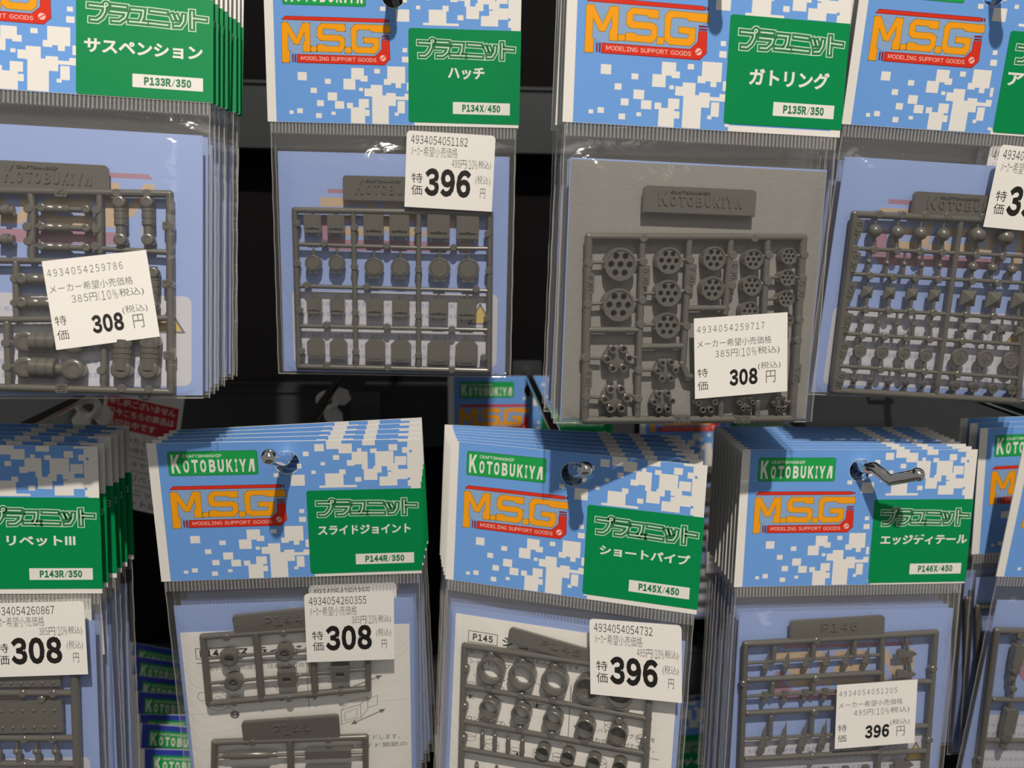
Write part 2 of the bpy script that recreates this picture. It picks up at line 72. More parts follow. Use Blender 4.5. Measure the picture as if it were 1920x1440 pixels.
'P133':[{'rods': [(-26.92, -91.32, 36.47, -89.59, 1.35), (36.47, -89.59, 36.9, -156.99, 1.35), (36.9, -156.99, -29.52, -155.03, 1.35), (-29.52, -155.03, -26.92, -91.32, 1.35), (-6.88, -90.93, -6.08, -96.76, 1.15), (-6.08, -96.76, -6.35, -113.32, 1.15), (14.31, -90.52, 14.59, -110.16, 1.15), (-11.15, -114.53, -10.89, -133.24, 1.15), (-13.81, -134.46, -13.28, -155.2, 1.15), (15.71, -142.35, 15.72, -156.08, 1.15), (-18.03, -91.47, -19.09, -155.2, 1.15), (-27.96, -114.0, 14.32, -113.45, 1.1), (14.87, -108.96, 35.91, -109.46, 1.0), (-27.97, -133.53, 35.92, -131.85, 1.1)], 'pieces': [('damper', -5.81, -96.17, 13.49, -96.15, 1.5, 1.0), ('damper', -5.81, -102.33, 13.49, -102.4, 1.5, 1.0), ('damper', -5.81, -108.79, 13.49, -108.95, 1.5, 1.0), ('damper', -12.75, -119.72, 14.32, -119.47, 1.9, 1.1), ('damper', -12.75, -127.55, 14.32, -127.46, 1.9, 1.1), ('damper', -10.62, -140.38, 9.92, -140.62, 3.6, 1.9), ('damper', -10.62, -148.75, 9.93, -149.66, 3.6, 2.0), ('damper', 20.69, -90.81, 21.14, -108.75, 2.1, 1.6), ('damper', 29.38, -90.4, 29.84, -108.45, 2.1, 1.6), ('damper', 21.94, -138.09, 21.27, -151.58, 3.3, 3.2), ('damper', 30.53, -137.98, 29.86, -151.55, 3.3, 3.2), ('damper', 22.76, -114.69, 22.49, -130.29, 2.0, 1.8), ('damper', 31.37, -114.43, 31.09, -130.13, 2.0, 1.8), ('damper_wheel', -13.81, -97.39, 2.11), ('damper_wheel', -13.81, -107.02, 2.11), ('damper_wheel', -21.71, -97.73, 2.09), ('damper_wheel', -21.71, -107.31, 2.09), ('tag', 36.19, -100.67, '1', 1.5, 1.9, 0), ('tag', 36.08, -120.35, '2', 1.5, 1.9, 0), ('tag', 36.5, -144.57, '3', 1.5, 1.9, 0), ('tag', 2.71, -90.77, '4', 1.5, 1.9, 0), ('tag', 2.94, -155.78, '8', 1.5, 1.9, 0), ('nub', -7.15, -96.69), ('nub', 13.49, -96.21), ('nub', -7.42, -102.57), ('nub', 13.49, -102.58), ('nub', -7.15, -107.37), ('nub', 13.21, -108.42), ('nub', -11.15, -119.79), ('nub', -10.89, -127.68), ('nub', 19.85, -90.25), ('nub', 29.38, -89.92), ('nub', -13.81, -140.89), ('nub', -13.54, -148.77), ('nub', 15.16, -149.81), ('nub', 21.55, -155.78), ('nub', 29.98, -156.08)], 'tab': ('KOTO', -19.34, -81.07, 17.19, -89.48, 0)}],
'P143':[{'rods': [(-37.92, -70.98, 39.87, -71.81, 1.6), (39.87, -71.81, 39.48, -130.51, 1.6), (39.48, -130.51, 39.19, -155.58, 1.6), (39.19, -155.58, -40.77, -152.49, 1.6), (-40.77, -152.49, -37.92, -70.98, 1.6), (-38.45, -94.21, 39.31, -95.78, 1.3), (-39.64, -112.04, 38.94, -114.35, 1.3), (-40.35, -122.67, 38.85, -125.05, 1.3), (-40.48, -140.23, 38.79, -142.96, 1.3), (10.9, -114.38, 10.74, -118.02, 0.7), (11.32, -119.26, 11.29, -123.53, 1.1), (17.86, -114.56, 17.7, -118.21, 0.7), (18.29, -119.44, 18.27, -123.73, 1.1), (24.84, -114.73, 24.7, -118.39, 0.7), (25.3, -119.63, 25.29, -123.92, 1.1), (31.86, -114.91, 31.73, -118.58, 0.7), (32.33, -119.82, 32.34, -124.12, 1.1)], 'pieces': [('rivet_plate', -13.91, -98.82, 34.98, -111.33), ('rivet_plate', -13.12, -84.66, 34.84, -92.57), ('rivet_plate', -12.59, -75.32, 35.19, -83.02), ('rivet_ball', 10.69, -118.94, 1.28), ('rivet_ball', 17.66, -119.12, 1.29), ('rivet_ball', 24.66, -119.31, 1.3), ('rivet_ball', 31.69, -119.5, 1.3), ('nub', 21.08, -95.32), ('nub', 32.05, -95.52), ('nub', 20.83, -114.02), ('nub', 31.08, -114.28), ('nub', 27.67, -97.85), ('nub', 20.39, -124.71)], 'tab': None}],
'P144':[{'rods': [(-35.92, -80.57, 28.31, -77.74, 1.35), (28.31, -77.74, 27.67, -108.01, 1.35), (27.67, -108.01, -36.04, -111.51, 1.35), (-36.04, -111.51, -35.92, -80.57, 1.35), (-15.42, -79.89, -15.23, -110.58, 1.5), (5.96, -79.37, 6.23, -109.43, 1.5), (-35.45, -90.47, 5.85, -88.72, 0.7), (-35.1, -102.11, 27.39, -98.67, 0.7)], 'pieces': [('joint_ring', -26.24, -90.18, 3.54), ('joint_ring', -4.77, -88.96, 3.59), ('joint_ring', -25.5, -101.47, 3.57), ('joint_block', -4.5, -100.89, 3.56), ('joint_block', 16.65, -99.67, 3.6), ('peg', -30.6, -89.96, -20.28, -89.95, 1.05), ('peg', -8.25, -89.4, 1.25, -88.95, 1.05), ('peg', -30.89, -102.18, -20.41, -101.35, 1.05), ('peg', -9.9, -100.83, 1.35, -100.03, 1.05), ('peg', 11.31, -99.78, 22.03, -98.78, 1.05), ('nub', -26.71, -80.86), ('nub', -4.79, -80.01), ('nub', -26.0, -111.15), ('nub', -4.16, -110.43), ('nub', 16.65, -108.82)], 'tab': ('P144', -23.88, -70.13, 14.51, -77.87, 4.3)}, {'rods': [(-35.37, -130.37, 25.92, -131.65, 1.35), (25.92, -131.65, 25.19, -157.43, 1.35), (25.19, -157.43, -37.52, -153.63, 1.35), (-37.52, -153.63, -35.37, -130.37, 1.35), (-4.98, -131.96, -5.9, -155.55, 1.5), (-35.61, -137.78, 25.56, -139.44, 0.7), (-35.62, -146.56, 25.3, -148.37, 0.7)], 'pieces': [('slide_rod', -32.56, -137.16, -10.72, -137.81, 1.7), ('slide_bar', 0.8, -138.6, 19.68, -139.04, 1.9), ('slide_rod', -33.22, -145.89, -11.23, -146.62, 1.7), ('slide_bar', 0.37, -147.45, 19.39, -147.95, 1.9), ('nub', -20.06, -130.8), ('nub', 10.68, -131.74)], 'tab': ('P144', -23.83, -120.51, 15.39, -129.97, 1.5)}],
'P145':[{'rods': [(-39.83, -82.64, 11.02, -81.66, 1.35), (11.02, -81.66, 34.76, -81.21, 1.35), (34.76, -81.21, 35.4, -134.85, 1.35), (35.4, -134.85, -39.02, -138.57, 1.35), (-39.02, -138.57, -39.83, -82.64, 1.35), (-38.58, -99.57, 35.35, -99.82, 1.15), (-38.63, -114.69, 35.33, -114.01, 1.15), (-38.47, -126.51, 35.4, -124.9, 1.15)], 'pieces': [('pipe_ring', -28.2, -90.88, 5.62), ('pipe_ring', -15.26, -90.97, 5.52), ('pipe_ring', -2.04, -91.04, 5.4), ('pipe_cup', 10.95, -91.72, 5.28), ('pipe_cup', 23.64, -91.64, 5.18), ('pipe_ring', -28.0, -106.88, 4.1), ('pipe_ring', -14.8, -106.71, 4.01), ('pipe_ring', -1.85, -106.75, 3.94), ('pipe_cup', 11.22, -107.55, 3.87), ('pipe_cup', 23.99, -107.58, 3.79), ('pipe_cup', -5.15, -120.86, 2.88), ('pipe_cup', 4.98, -120.74, 2.84), ('pipe_cup', 15.3, -120.76, 2.79), ('pipe_cup', 25.44, -120.57, 2.75), ('peg', -30.71, -116.76, -30.31, -125.26, 0.9), ('peg', -25.44, -116.47, -25.03, -124.94, 0.9), ('peg', -19.83, -116.81, -19.41, -125.25, 0.9), ('peg', -13.96, -116.39, -13.53, -124.78, 0.9), ('peg', -32.53, -131.1, -32.21, -138.25, 0.9), ('peg', -24.04, -130.82, -23.7, -137.92, 0.9), ('peg', -15.66, -130.54, -15.31, -137.6, 0.9), ('peg', -7.39, -130.27, -7.02, -137.28, 0.9), ('nub', -38.92, -91.99), ('nub', -38.71, -107.91), ('nub', -38.54, -121.49), ('nub', 34.31, -108.11), ('nub', -28.49, -84.64), ('nub', -15.55, -85.28), ('nub', -2.5, -85.15), ('nub', -28.75, -98.34), ('nub', -15.19, -99.1), ('nub', -2.3, -98.53), ('nub', -28.19, -102.82), ('nub', -15.01, -102.56), ('nub', -1.94, -102.61), ('nub', 10.93, -102.65), ('nub', 23.98, -102.28), ('nub', -15.16, -113.1), ('nub', -2.18, -113.08), ('nub', 11.2, -112.93)], 'tab': ('P145', -21.78, -74.55, 20.3, -79.3, -7.5)}],
'P146':[{'rods': [(-44.57, -80.34, 37.73, -77.33, 1.35), (37.73, -77.33, 39.57, -149.22, 1.35), (39.57, -149.22, -42.82, -145.33, 1.35), (-42.82, -145.33, -44.57, -80.34, 1.35), (14.21, -79.31, 17.02, -116.31, 1.15), (17.02, -116.31, 17.69, -142.82, 1.15), (-42.36, -96.02, 15.09, -94.41, 1.15), (17.18, -98.9, 37.77, -99.1, 1.15), (-41.8, -110.47, 16.39, -109.19, 1.15), (19.0, -119.38, 38.41, -118.99, 1.15), (-40.85, -130.89, 17.32, -130.03, 1.15), (18.13, -130.67, 38.38, -130.36, 1.15), (-42.84, -88.64, 14.26, -86.61, 0.7), (-42.12, -103.15, 15.74, -101.74, 0.7), (-41.21, -121.9, 16.55, -121.17, 0.7), (-40.35, -138.68, 18.04, -138.26, 0.7), (-32.19, -81.38, -32.15, -88.23, 1.0), (-15.24, -80.74, -15.15, -87.62, 1.0), (2.4, -80.1, 2.55, -87.16, 1.0), (-31.79, -97.66, -31.84, -103.13, 1.0), (-14.0, -97.12, -14.01, -102.62, 1.0), (-31.5, -112.31, -31.29, -121.77, 1.0), (-13.64, -111.47, -13.33, -121.36, 1.0), (24.58, -78.84, 27.86, -94.35, 0.8)], 'pieces': [('edge_spike', -35.43, -87.99, 1.85, 6.06), ('edge_spike', -26.9, -87.72, 1.86, 6.08), ('edge_spike', -18.32, -87.46, 1.87, 6.12), ('edge_spike', -9.7, -87.19, 1.89, 6.16), ('edge_spike', -1.03, -86.92, 1.89, 6.19), ('edge_spike', 7.68, -86.65, 1.91, 6.23), ('edge_blunt', -35.13, -103.24, 1.87, 3.16), ('edge_blunt', -26.54, -103.01, 1.87, 3.17), ('edge_blunt', -17.91, -102.78, 1.89, 3.19), ('edge_blunt', -9.23, -102.55, 1.9, 3.21), ('edge_blunt', -0.51, -102.32, 1.91, 3.22), ('edge_blunt', 8.26, -102.09, 1.91, 3.24), ('edge_spike', -34.6, -121.79, 2.17, 8.68), ('edge_spike', -25.95, -121.61, 2.18, 8.74), ('edge_spike', -17.26, -121.43, 2.19, 8.77), ('edge_spike', -8.52, -121.25, 2.2, 8.8), ('edge_spike', 0.27, -121.07, 2.21, 8.86), ('edge_spike', 9.11, -120.88, 2.23, 8.92), ('edge_blunt', -32.73, -139.03, 1.89, 4.37), ('edge_blunt', -24.01, -138.89, 1.91, 4.4), ('edge_blunt', -15.25, -138.76, 1.91, 4.41), ('edge_blunt', -6.44, -138.62, 1.93, 4.44), ('edge_blunt', 2.42, -138.48, 1.93, 4.46), ('edge_blunt', 11.33, -138.34, 1.95, 4.5), ('edge_fin', 25.63, -86.18, 4.29, 1.78), ('edge_fin', 26.09, -95.18, 4.31, 1.78), ('edge_fin', 28.73, -136.06, 4.38, 1.81), ('nub', -14.47, -79.46), ('nub', -13.5, -96.04), ('nub', -13.11, -110.75), ('nub', -12.35, -130.53), ('nub', 37.79, -93.16), ('nub', 39.0, -125.07), ('nub', -44.41, -97.27)], 'tab': ('P146', -26.02, -70.07, 14.39, -77.28, 2.2)}],
'P147':[{'rods': [(-46.4, -80.98, 33.25, -81.26, 1.5), (33.25, -81.26, 40.16, -158.36, 1.5), (40.16, -158.36, -40.39, -155.21, 1.5), (-40.39, -155.21, -46.4, -80.98, 1.5), (-40.79, -114.3, 36.86, -115.13, 1.2), (-36.06, -81.97, -32.33, -121.85, 1.0), (-40.58, -134.57, 38.47, -135.58, 1.1)], 'pieces': [('robot_limb', -35.11, -95.57, 3.18, 8.33), ('robot_limb', -32.1, -128.57, 3.72, 10.08), ('robot_limb', -16.19, -100.14, 3.83, 9.95), ('nub', -35.9, -82.76), ('nub', -34.9, -102.06), ('nub', -33.54, -108.59), ('nub', -41.82, -143.98)], 'tab': None}]}

# ------------------------------------------------------------------ materials
def srgb(r, g, b):
    f = lambda c: (c / 255 / 12.92) if c <= 10 else ((c / 255 + 0.055) / 1.055) ** 2.4
    return (f(r), f(g), f(b), 1)


def mat(name, col, rough=0.5, metal=0.0, spec=0.5, grain=0.0, scale=900.0, bump=0.0):
    m = bpy.data.materials.new(name)
    m.use_nodes = True
    nt = m.node_tree
    b = nt.nodes['Principled BSDF']
    b.inputs['Base Color'].default_value = col
    b.inputs['Roughness'].default_value = rough
    b.inputs['Metallic'].default_value = metal
    b.inputs['Specular IOR Level'].default_value = spec
    if grain or bump:
        tc = nt.nodes.new('ShaderNodeTexCoord')
        n = nt.nodes.new('ShaderNodeTexNoise')
        n.inputs['Scale'].default_value = scale
        n.inputs['Detail'].default_value = 3
        nt.links.new(tc.outputs['Object'], n.inputs['Vector'])
        if grain:
            mx = nt.nodes.new('ShaderNodeMix')
            mx.data_type = 'RGBA'
            mx.inputs[6].default_value = tuple(c * (1 - grain) for c in col[:3]) + (1,)
            mx.inputs[7].default_value = tuple(min(1, c * (1 + grain)) for c in col[:3]) + (1,)
            nt.links.new(n.outputs['Fac'], mx.inputs[0])
            nt.links.new(mx.outputs[2], b.inputs['Base Color'])
        if bump:
            bp = nt.nodes.new('ShaderNodeBump')
            bp.inputs['Strength'].default_value = bump
            bp.inputs['Distance'].default_value = 0.0004
            nt.links.new(n.outputs['Fac'], bp.inputs['Height'])
            nt.links.new(bp.outputs['Normal'], b.inputs['Normal'])
    return m


def film(name, milk, col, rough, base, wr=0.35, scale=60.0, haze_scale=None):
    """thin clear plastic: mostly see-through, a fresnel gloss and a little milkiness"""
    m = bpy.data.materials.new(name)
    m.use_nodes = True
    nt = m.node_tree
    nt.nodes.clear()
    N, L = nt.nodes.new, nt.links.new
    out = N('ShaderNodeOutputMaterial')
    tr = N('ShaderNodeBsdfTransparent')
    gl = N('ShaderNodeBsdfGlossy')
    gl.inputs['Roughness'].default_value = rough
    df = N('ShaderNodeBsdfDiffuse')
    df.inputs['Color'].default_value = col
    tc = N('ShaderNodeTexCoord')
    mp = N('ShaderNodeMapping')
    mp.inputs['Scale'].default_value = (1.0, 1.0, 2.2)
    nz = N('ShaderNodeTexNoise')
    nz.inputs['Scale'].default_value = scale
    nz.inputs['Detail'].default_value = 2.5
    nz.inputs['Distortion'].default_value = 1.2
    bp = N('ShaderNodeBump')
    bp.inputs['Strength'].default_value = wr
    bp.inputs['Distance'].default_value = 0.002
    lw = N('ShaderNodeLayerWeight')
    lw.inputs['Blend'].default_value = 0.5
    pw = N('ShaderNodeMath'); pw.operation = 'POWER'; pw.inputs[1].default_value = 4.0
    ma = N('ShaderNodeMath'); ma.operation = 'MULTIPLY_ADD'
    ma.inputs[1].default_value = 0.75; ma.inputs[2].default_value = base
    m1 = N('ShaderNodeMixShader'); m2 = N('ShaderNodeMixShader')
    L(tc.outputs['Object'], mp.inputs['Vector']); L(mp.outputs[0], nz.inputs['Vector'])
    L(nz.outputs['Fac'], bp.inputs['Height'])
    L(bp.outputs['Normal'], gl.inputs['Normal']); L(bp.outputs['Normal'], lw.inputs['Normal'])
    L(lw.outputs['Facing'], pw.inputs[0]); L(pw.outputs[0], ma.inputs[0])
    L(ma.outputs[0], m1.inputs[0]); L(tr.outputs[0], m1.inputs[1]); L(gl.outputs[0], m1.inputs[2])
    if haze_scale:
        n2 = N('ShaderNodeTexNoise'); n2.inputs['Scale'].default_value = haze_scale
        n2.inputs['Detail'].default_value = 4
        mp2 = N('ShaderNodeMapping'); mp2.inputs['Rotation'].default_value = (0, 0.6, 0)
        mp2.inputs['Scale'].default_value = (1, 1, 9)
        L(tc.outputs['Object'], mp2.inputs['Vector']); L(mp2.outputs[0], n2.inputs['Vector'])
        mr = N('ShaderNodeMapRange')
        mr.inputs['From Min'].default_value = 0.3; mr.inputs['From Max'].default_value = 0.7
        mr.inputs['To Min'].default_value = milk * 0.9; mr.inputs['To Max'].default_value = min(1, milk * 1.1)
        L(n2.outputs['Fac'], mr.inputs['Value']); L(mr.outputs[0], m2.inputs[0])
    else:
        m2.inputs[0].default_value = milk
    L(m1.outputs[0], m2.inputs[1]); L(df.outputs[0], m2.inputs[2]); L(m2.outputs[0], out.inputs[0])
    return m


PAPER = mat('white_card', (0.80, 0.79, 0.76, 1), 0.35, spec=0.25, grain=0.02, scale=500)
BLUE = mat('header_blue_ink', (0.155, 0.36, 0.80, 1), 0.3, spec=0.25, grain=0.02)
LOGO_GREEN = mat('logo_green_ink', (0.015, 0.36, 0.08, 1), 0.3, spec=0.25)
LABEL_GREEN = mat('label_green', (0.001, 0.25, 0.075, 1), 0.5, spec=0.15, grain=0.04, scale=300, bump=0.05)
PALE_INK = mat('pale_green_ink', (0.62, 0.80, 0.62, 1), 0.4, spec=0.25)
DEEP_GREEN = mat('outline_green_ink', (0.025, 0.20, 0.075, 1), 0.4, spec=0.25)
ORANGE = mat('orange_ink', (0.90, 0.36, 0.010, 1), 0.3, spec=0.25)
OLIVE = mat('olive_outline_ink', (0.30, 0.24, 0.035, 1), 0.3, spec=0.25)
RED = mat('red_ink', (0.68, 0.035, 0.016, 1), 0.3, spec=0.25)
DARK_RED = mat('dark_red_ink', (0.26, 0.016, 0.014, 1), 0.3, spec=0.25)
GREY_BLUE = mat('grey_blue_ink', (0.25, 0.40, 0.66, 1), 0.3, spec=0.25)
PINK_INK = mat('pink_text_ink', (0.85, 0.52, 0.46, 1), 0.3, spec=0.25)
BLACK_INK = mat('black_ink', (0.012, 0.011, 0.010, 1), 0.5)
GREY_INK = mat('grey_ink', (0.16, 0.16, 0.17, 1), 0.5)
STICKER = mat('sticker_paper', (0.86, 0.85, 0.82, 1), 0.5, spec=0.25, grain=0.015)
INSERT = mat('insert_blue_paper', (0.28, 0.385, 0.70, 1), 0.45, grain=0.02)
INSERT_WHITE = mat('insert_notice_white', (0.55, 0.56, 0.63, 1), 0.5)
INSERT_TEXT = mat('insert_notice_grey', (0.40, 0.43, 0.56, 1), 0.5)
INSERT_ORANGE = mat('insert_pale_orange', (0.50, 0.38, 0.27, 1), 0.5)
INSERT_RED = mat('insert_pale_red', (0.36, 0.20, 0.28, 1), 0.5)
INSERT_YELLOW = mat('insert_yellow', (0.62, 0.44, 0.12, 1), 0.5)
SHEET = mat('instruction_paper', (0.84, 0.83, 0.79, 1), 0.6, grain=0.02)
PLASTIC = mat('sprue_grey_plastic', (0.108, 0.105, 0.093, 1), 0.25, spec=0.7)
CLEAR = film('clear_bag_film', 0.022, (0.9, 0.88, 0.85, 1), 0.12, 0.04)
WELD = film('bag_weld_film', 0.16, (0.95, 0.94, 0.92, 1), 0.15, 0.12, 0.2)
TEETH = film('bag_crimp_film', 0.15, (0.9, 0.9, 0.88, 1), 0.12, 0.14, 0.2)
FROST = film('frosted_sleeve_film', 0.80, (0.30, 0.297, 0.28, 1), 0.3, 0.03, 0.3, 400, haze_scale=300)
CHROME = mat('chrome', (0.75, 0.75, 0.76, 1), 0.08, metal=1.0)
BLACK_PANEL = mat('black_panel', (0.003, 0.003, 0.0035, 1), 0.8, spec=0.12, grain=0.2, scale=40)
STEEL = mat('dark_grey_rail', (0.035, 0.04, 0.044, 1), 0.38, spec=0.5, grain=0.06, scale=120)
WHITE_PLASTIC = mat('white_plastic', (0.82, 0.80, 0.74, 1), 0.4)
SHADED_BLUE = mat('shaded_header_blue', (0.035, 0.06, 0.42, 1), 0.35, spec=0.25)  # header blue with the lower row's shade put into the colour
HOLDER = film('clear_holder_plastic', 0.03, (0.8, 0.8, 0.8, 1), 0.1, 0.06, 0.1)
FLOOR = mat('floor_grey_vinyl', (0.12, 0.115, 0.11, 1), 0.5, grain=0.15, scale=30)
SIGN_RED = mat('sign_red_ink', (0.55, 0.015, 0.02, 1), 0.4)
NAVY = mat('holder_dark_card', (0.012, 0.015, 0.022, 1), 0.4)


# ------------------------------------------------------------------ mesh builder (millimetres, -y faces the viewer)
class MB:
    def __init__(s):
        s.v, s.f, s.m, s.mats = [], [], [], []

    def mi(s, m):
        if m not in s.mats:
            s.mats.append(m)
        return s.mats.index(m)

    def add(s, verts, faces, m):
        o = len(s.v)
        k = s.mi(m)
        s.v += [tuple(p) for p in verts]
        for f in faces:
            s.f.append(tuple(i + o for i in f))
            s.m.append(k)

    def prism(s, pts, y0, y1, m):
        """outline in the x,z plane, from front y0 to back y1"""
        a = sum(pts[i][0] * pts[(i + 1) % len(pts)][1] - pts[(i + 1) % len(pts)][0] * pts[i][1] for i in range(len(pts)))
        if a < 0:
            pts = pts[::-1]
        n = len(pts)
        tris = tessellate_polygon([[Vector((p[0], p[1], 0)) for p in pts]])
        vs = [(p[0], y0, p[1]) for p in pts] + [(p[0], y1, p[1]) for p in pts]
        fs = []
        for t in tris:
            p, q, r = (pts[i] for i in t)
            cr = (q[0] - p[0]) * (r[1] - p[1]) - (q[1] - p[1]) * (r[0] - p[0])
            t = t if cr > 0 else t[::-1]
            fs.append(tuple(t))
            fs.append(tuple(i + n for i in t[::-1]))
        for i in range(n):
            j = (i + 1) % n
            fs.append((i, i + n, j + n, j))
        s.add(vs, fs, m)

    def flat(s, pts, y, m):
        s.prism(pts, y, y + 0.012, m)

    def rect(s, x0, z0, x1, z1, y, m, y1=None):
        s.prism([(x0, z0), (x1, z0), (x1, z1), (x0, z1)], y, y + 0.012 if y1 is None else y1, m)

    def rrect(s, x0, z0, x1, z1, r, y0, y1, m, corners=(1, 1, 1, 1), n=5):
        s.prism(rrect_pts(x0, z0, x1, z1, r, corners, n), y0, y1, m)

    def stroke(s, pts, w, y, m, cap=0.0):
        """a flat band of width w along a polyline, mitred"""
        n = len(pts)
        P = [Vector(p) for p in pts]
        if cap:
            P[0] = P[0] + (P[0] - P[1]).normalized() * cap
            P[-1] = P[-1] + (P[-1] - P[-2]).normalized() * cap
        L, R = [], []
        for i in range(n):
            d0 = (P[i] - P[i - 1]).normalized() if i else (P[1] - P[0]).normalized()
            d1 = (P[i + 1] - P[i]).normalized() if i < n - 1 else d0
            nn = Vector((-d0.y - d1.y, d0.x + d1.x)).normalized()
            c = max(0.45, nn.dot(Vector((-d0.y, d0.x))))
            L.append(P[i] + nn * (w / 2 / c))
            R.append(P[i] - nn * (w / 2 / c))
        vs = [(p.x, y, p.y) for p in L] + [(p.x, y, p.y) for p in R]
        s.add(vs, [(i, i + 1, i + 1 + n, i + n)[::-1] for i in range(n - 1)], m)

    def outline(s, pts, w, y, m):
        for i in range(len(pts)):
            s.stroke([pts[i], pts[(i + 1) % len(pts)]], w, y, m, w / 2)

    def tube(s, pts, r, m, n=10, caps=True):
        P = [Vector(p) for p in pts]
        rs = r if isinstance(r, (list, tuple)) else [r] * len(P)
        vs, fs = [], []
        up = None
        for i, p in enumerate(P):
            if i == 0:
                d = P[1] - P[0]
            elif i == len(P) - 1:
                d = P[-1] - P[-2]
            else:
                d = (P[i + 1] - P[i]).normalized() + (P[i] - P[i - 1]).normalized()
            d.normalize()
            if up is None:
                up = Vector((0, 0, 1)) if abs(d.z) < 0.9 else Vector((1, 0, 0))
            a = d.cross(up).normalized()
            b = a.cross(d).normalized()
            up = b
            for k in range(n):
                t = 2 * math.pi * k / n
                vs.append(p + (a * math.cos(t) + b * math.sin(t)) * rs[i])
        for i in range(len(P) - 1):
            for k in range(n):
                j = (k + 1) % n
                fs.append((i * n + k, i * n + j, (i + 1) * n + j, (i + 1) * n + k))
        if caps:
            fs.append(tuple(range(n))[::-1])
            fs.append(tuple(range((len(P) - 1) * n, len(P) * n)))
        s.add(vs, fs, m)

    def lathe(s, cx, cz, prof, m, n=24, caps=True):
        """profile [(radius, y)] turned about the line through (cx, cz) along y"""
        vs, fs = [], []
        for r, y in prof:
            for k in range(n):
                t = 2 * math.pi * k / n
                vs.append((cx + r * math.cos(t), y, cz + r * math.sin(t)))
        for i in range(len(prof) - 1):
            for k in range(n):
                j = (k + 1) % n
                fs.append((i * n + k, i * n + j, (i + 1) * n + j, (i + 1) * n + k))
        if caps and prof[0][0] > 1e-6:
            fs.append(tuple(range(n))[::-1])
        if caps and prof[-1][0] > 1e-6:
            fs.append(tuple(range((len(prof) - 1) * n, len(prof) * n)))
        s.add(vs, fs, m)

    def ball(s, c, r, m, n=14, k=8, sq=(1, 1, 1)):
        vs, fs = [], []
        for i in range(k + 1):
            a = math.pi * i / k
            for j in range(n):
                b = 2 * math.pi * j / n
                vs.append((c[0] + r * sq[0] * math.sin(a) * math.cos(b), c[1] + r * sq[1] * math.sin(a) * math.sin(b), c[2] + r * sq[2] * math.cos(a)))
        for i in range(k):
            for j in range(n):
                q = (j + 1) % n
                fs.append((i * n + j, (i + 1) * n + j, (i + 1) * n + q, i * n + q))
        s.add(vs, fs, m)

    def box(s, x0, y0, z0, x1, y1, z1, m):
        s.prism([(x0, z0), (x1, z0), (x1, z1), (x0, z1)], y0, y1, m)

    def text(s, body, x0, x1, z0, z1, y, m, bold=0.0, rot=0.0, mirror=False, depth=0.0, pivot=None):
        V, F = glyphs(body, bold, depth > 0)
        cx, cz = ((x0 + x1) / 2, (z0 + z1) / 2) if pivot is None else pivot
        c, sn = math.cos(rot), math.sin(rot)
        vs = []
        for u, v, w in V:
            if mirror:
                u = 1 - u
            px, pz = x0 + u * (x1 - x0), z0 + v * (z1 - z0)
            dx, dz = px - cx, pz - cz
            vs.append((cx + dx * c - dz * sn, y - depth * w, cz + dx * sn + dz * c))
        s.add(vs, F, m)

    def row(s, body, x0, x1, z0, z1, y, m, bold=0.0, depth=0.0, gap=0.16, rot=0.0):
        """one line of block lettering, letter by letter, each the full height of the line"""
        chars = [c.translate(WIDE) if c != ' ' else ' ' for c in body]
        ws = []
        for c in chars:
            if c != ' ':
                glyphs(c, bold, depth > 0)
            ws.append(0.35 if c == ' ' else min(0.95, _AR[(c, bold, depth > 0)]) if ord(c) != 0xFF0F else 0.55)
        tot = sum(ws) + gap * (len(ws) - 1)
        k = (x1 - x0) / tot
        x = x0
        for c, w in zip(chars, ws):
            if c != ' ':
                s.text(c, x, x + w * k, z0, z1, y, m, bold, depth=depth, rot=rot, pivot=((x0 + x1) / 2, (z0 + z1) / 2))
            x += (w + gap) * k

    def build(s, name, parent=None, smooth=None, xf=None):
        me = bpy.data.meshes.new(name)
        vs = s.v if xf is None else [xf(p) for p in s.v]
        me.from_pydata([(p[0] * MM, p[1] * MM, p[2] * MM) for p in vs], [], s.f)
        for m in s.mats:
            me.materials.append(m)
        me.polygons.foreach_set('material_index', s.m)
        if smooth:
            me.polygons.foreach_set('use_smooth', [True] * len(me.polygons))
            me.set_sharp_from_angle(angle=math.radians(smooth))
        me.update()
        o = bpy.data.objects.new(name, me)
        COL.objects.link(o)
        if parent:
            o.parent = parent
        return o


def rrect_pts(x0, z0, x1, z1, r, corners=(1, 1, 1, 1), n=5):
    """x0<x1, z0<z1; corners: bottom-left, bottom-right, top-right, top-left"""
    pts = []
    for (cx, cz, a, px, pz), on in zip(((x0 + r, z0 + r, 180, x0, z0), (x1 - r, z0 + r, 270, x1, z0),
                                        (x1 - r, z1 - r, 0, x1, z1), (x0 + r, z1 - r, 90, x0, z1)), corners):
        if not on:
            pts.append((px, pz))
            continue
        for i in range(n + 1):
            t = math.radians(a + 90 * i / n)
            pts.append((cx + r * math.cos(t), cz + r * math.sin(t)))
    return pts


def circle_pts(cx, cz, r, n=24, a0=0.0):
    return [(cx + r * math.cos(a0 + 2 * math.pi * i / n), cz + r * math.sin(a0 + 2 * math.pi * i / n)) for i in range(n)]


_G = {}
_AR = {}
WIDE = {i: i + 0xFEE0 for i in range(0x21, 0x7F)}


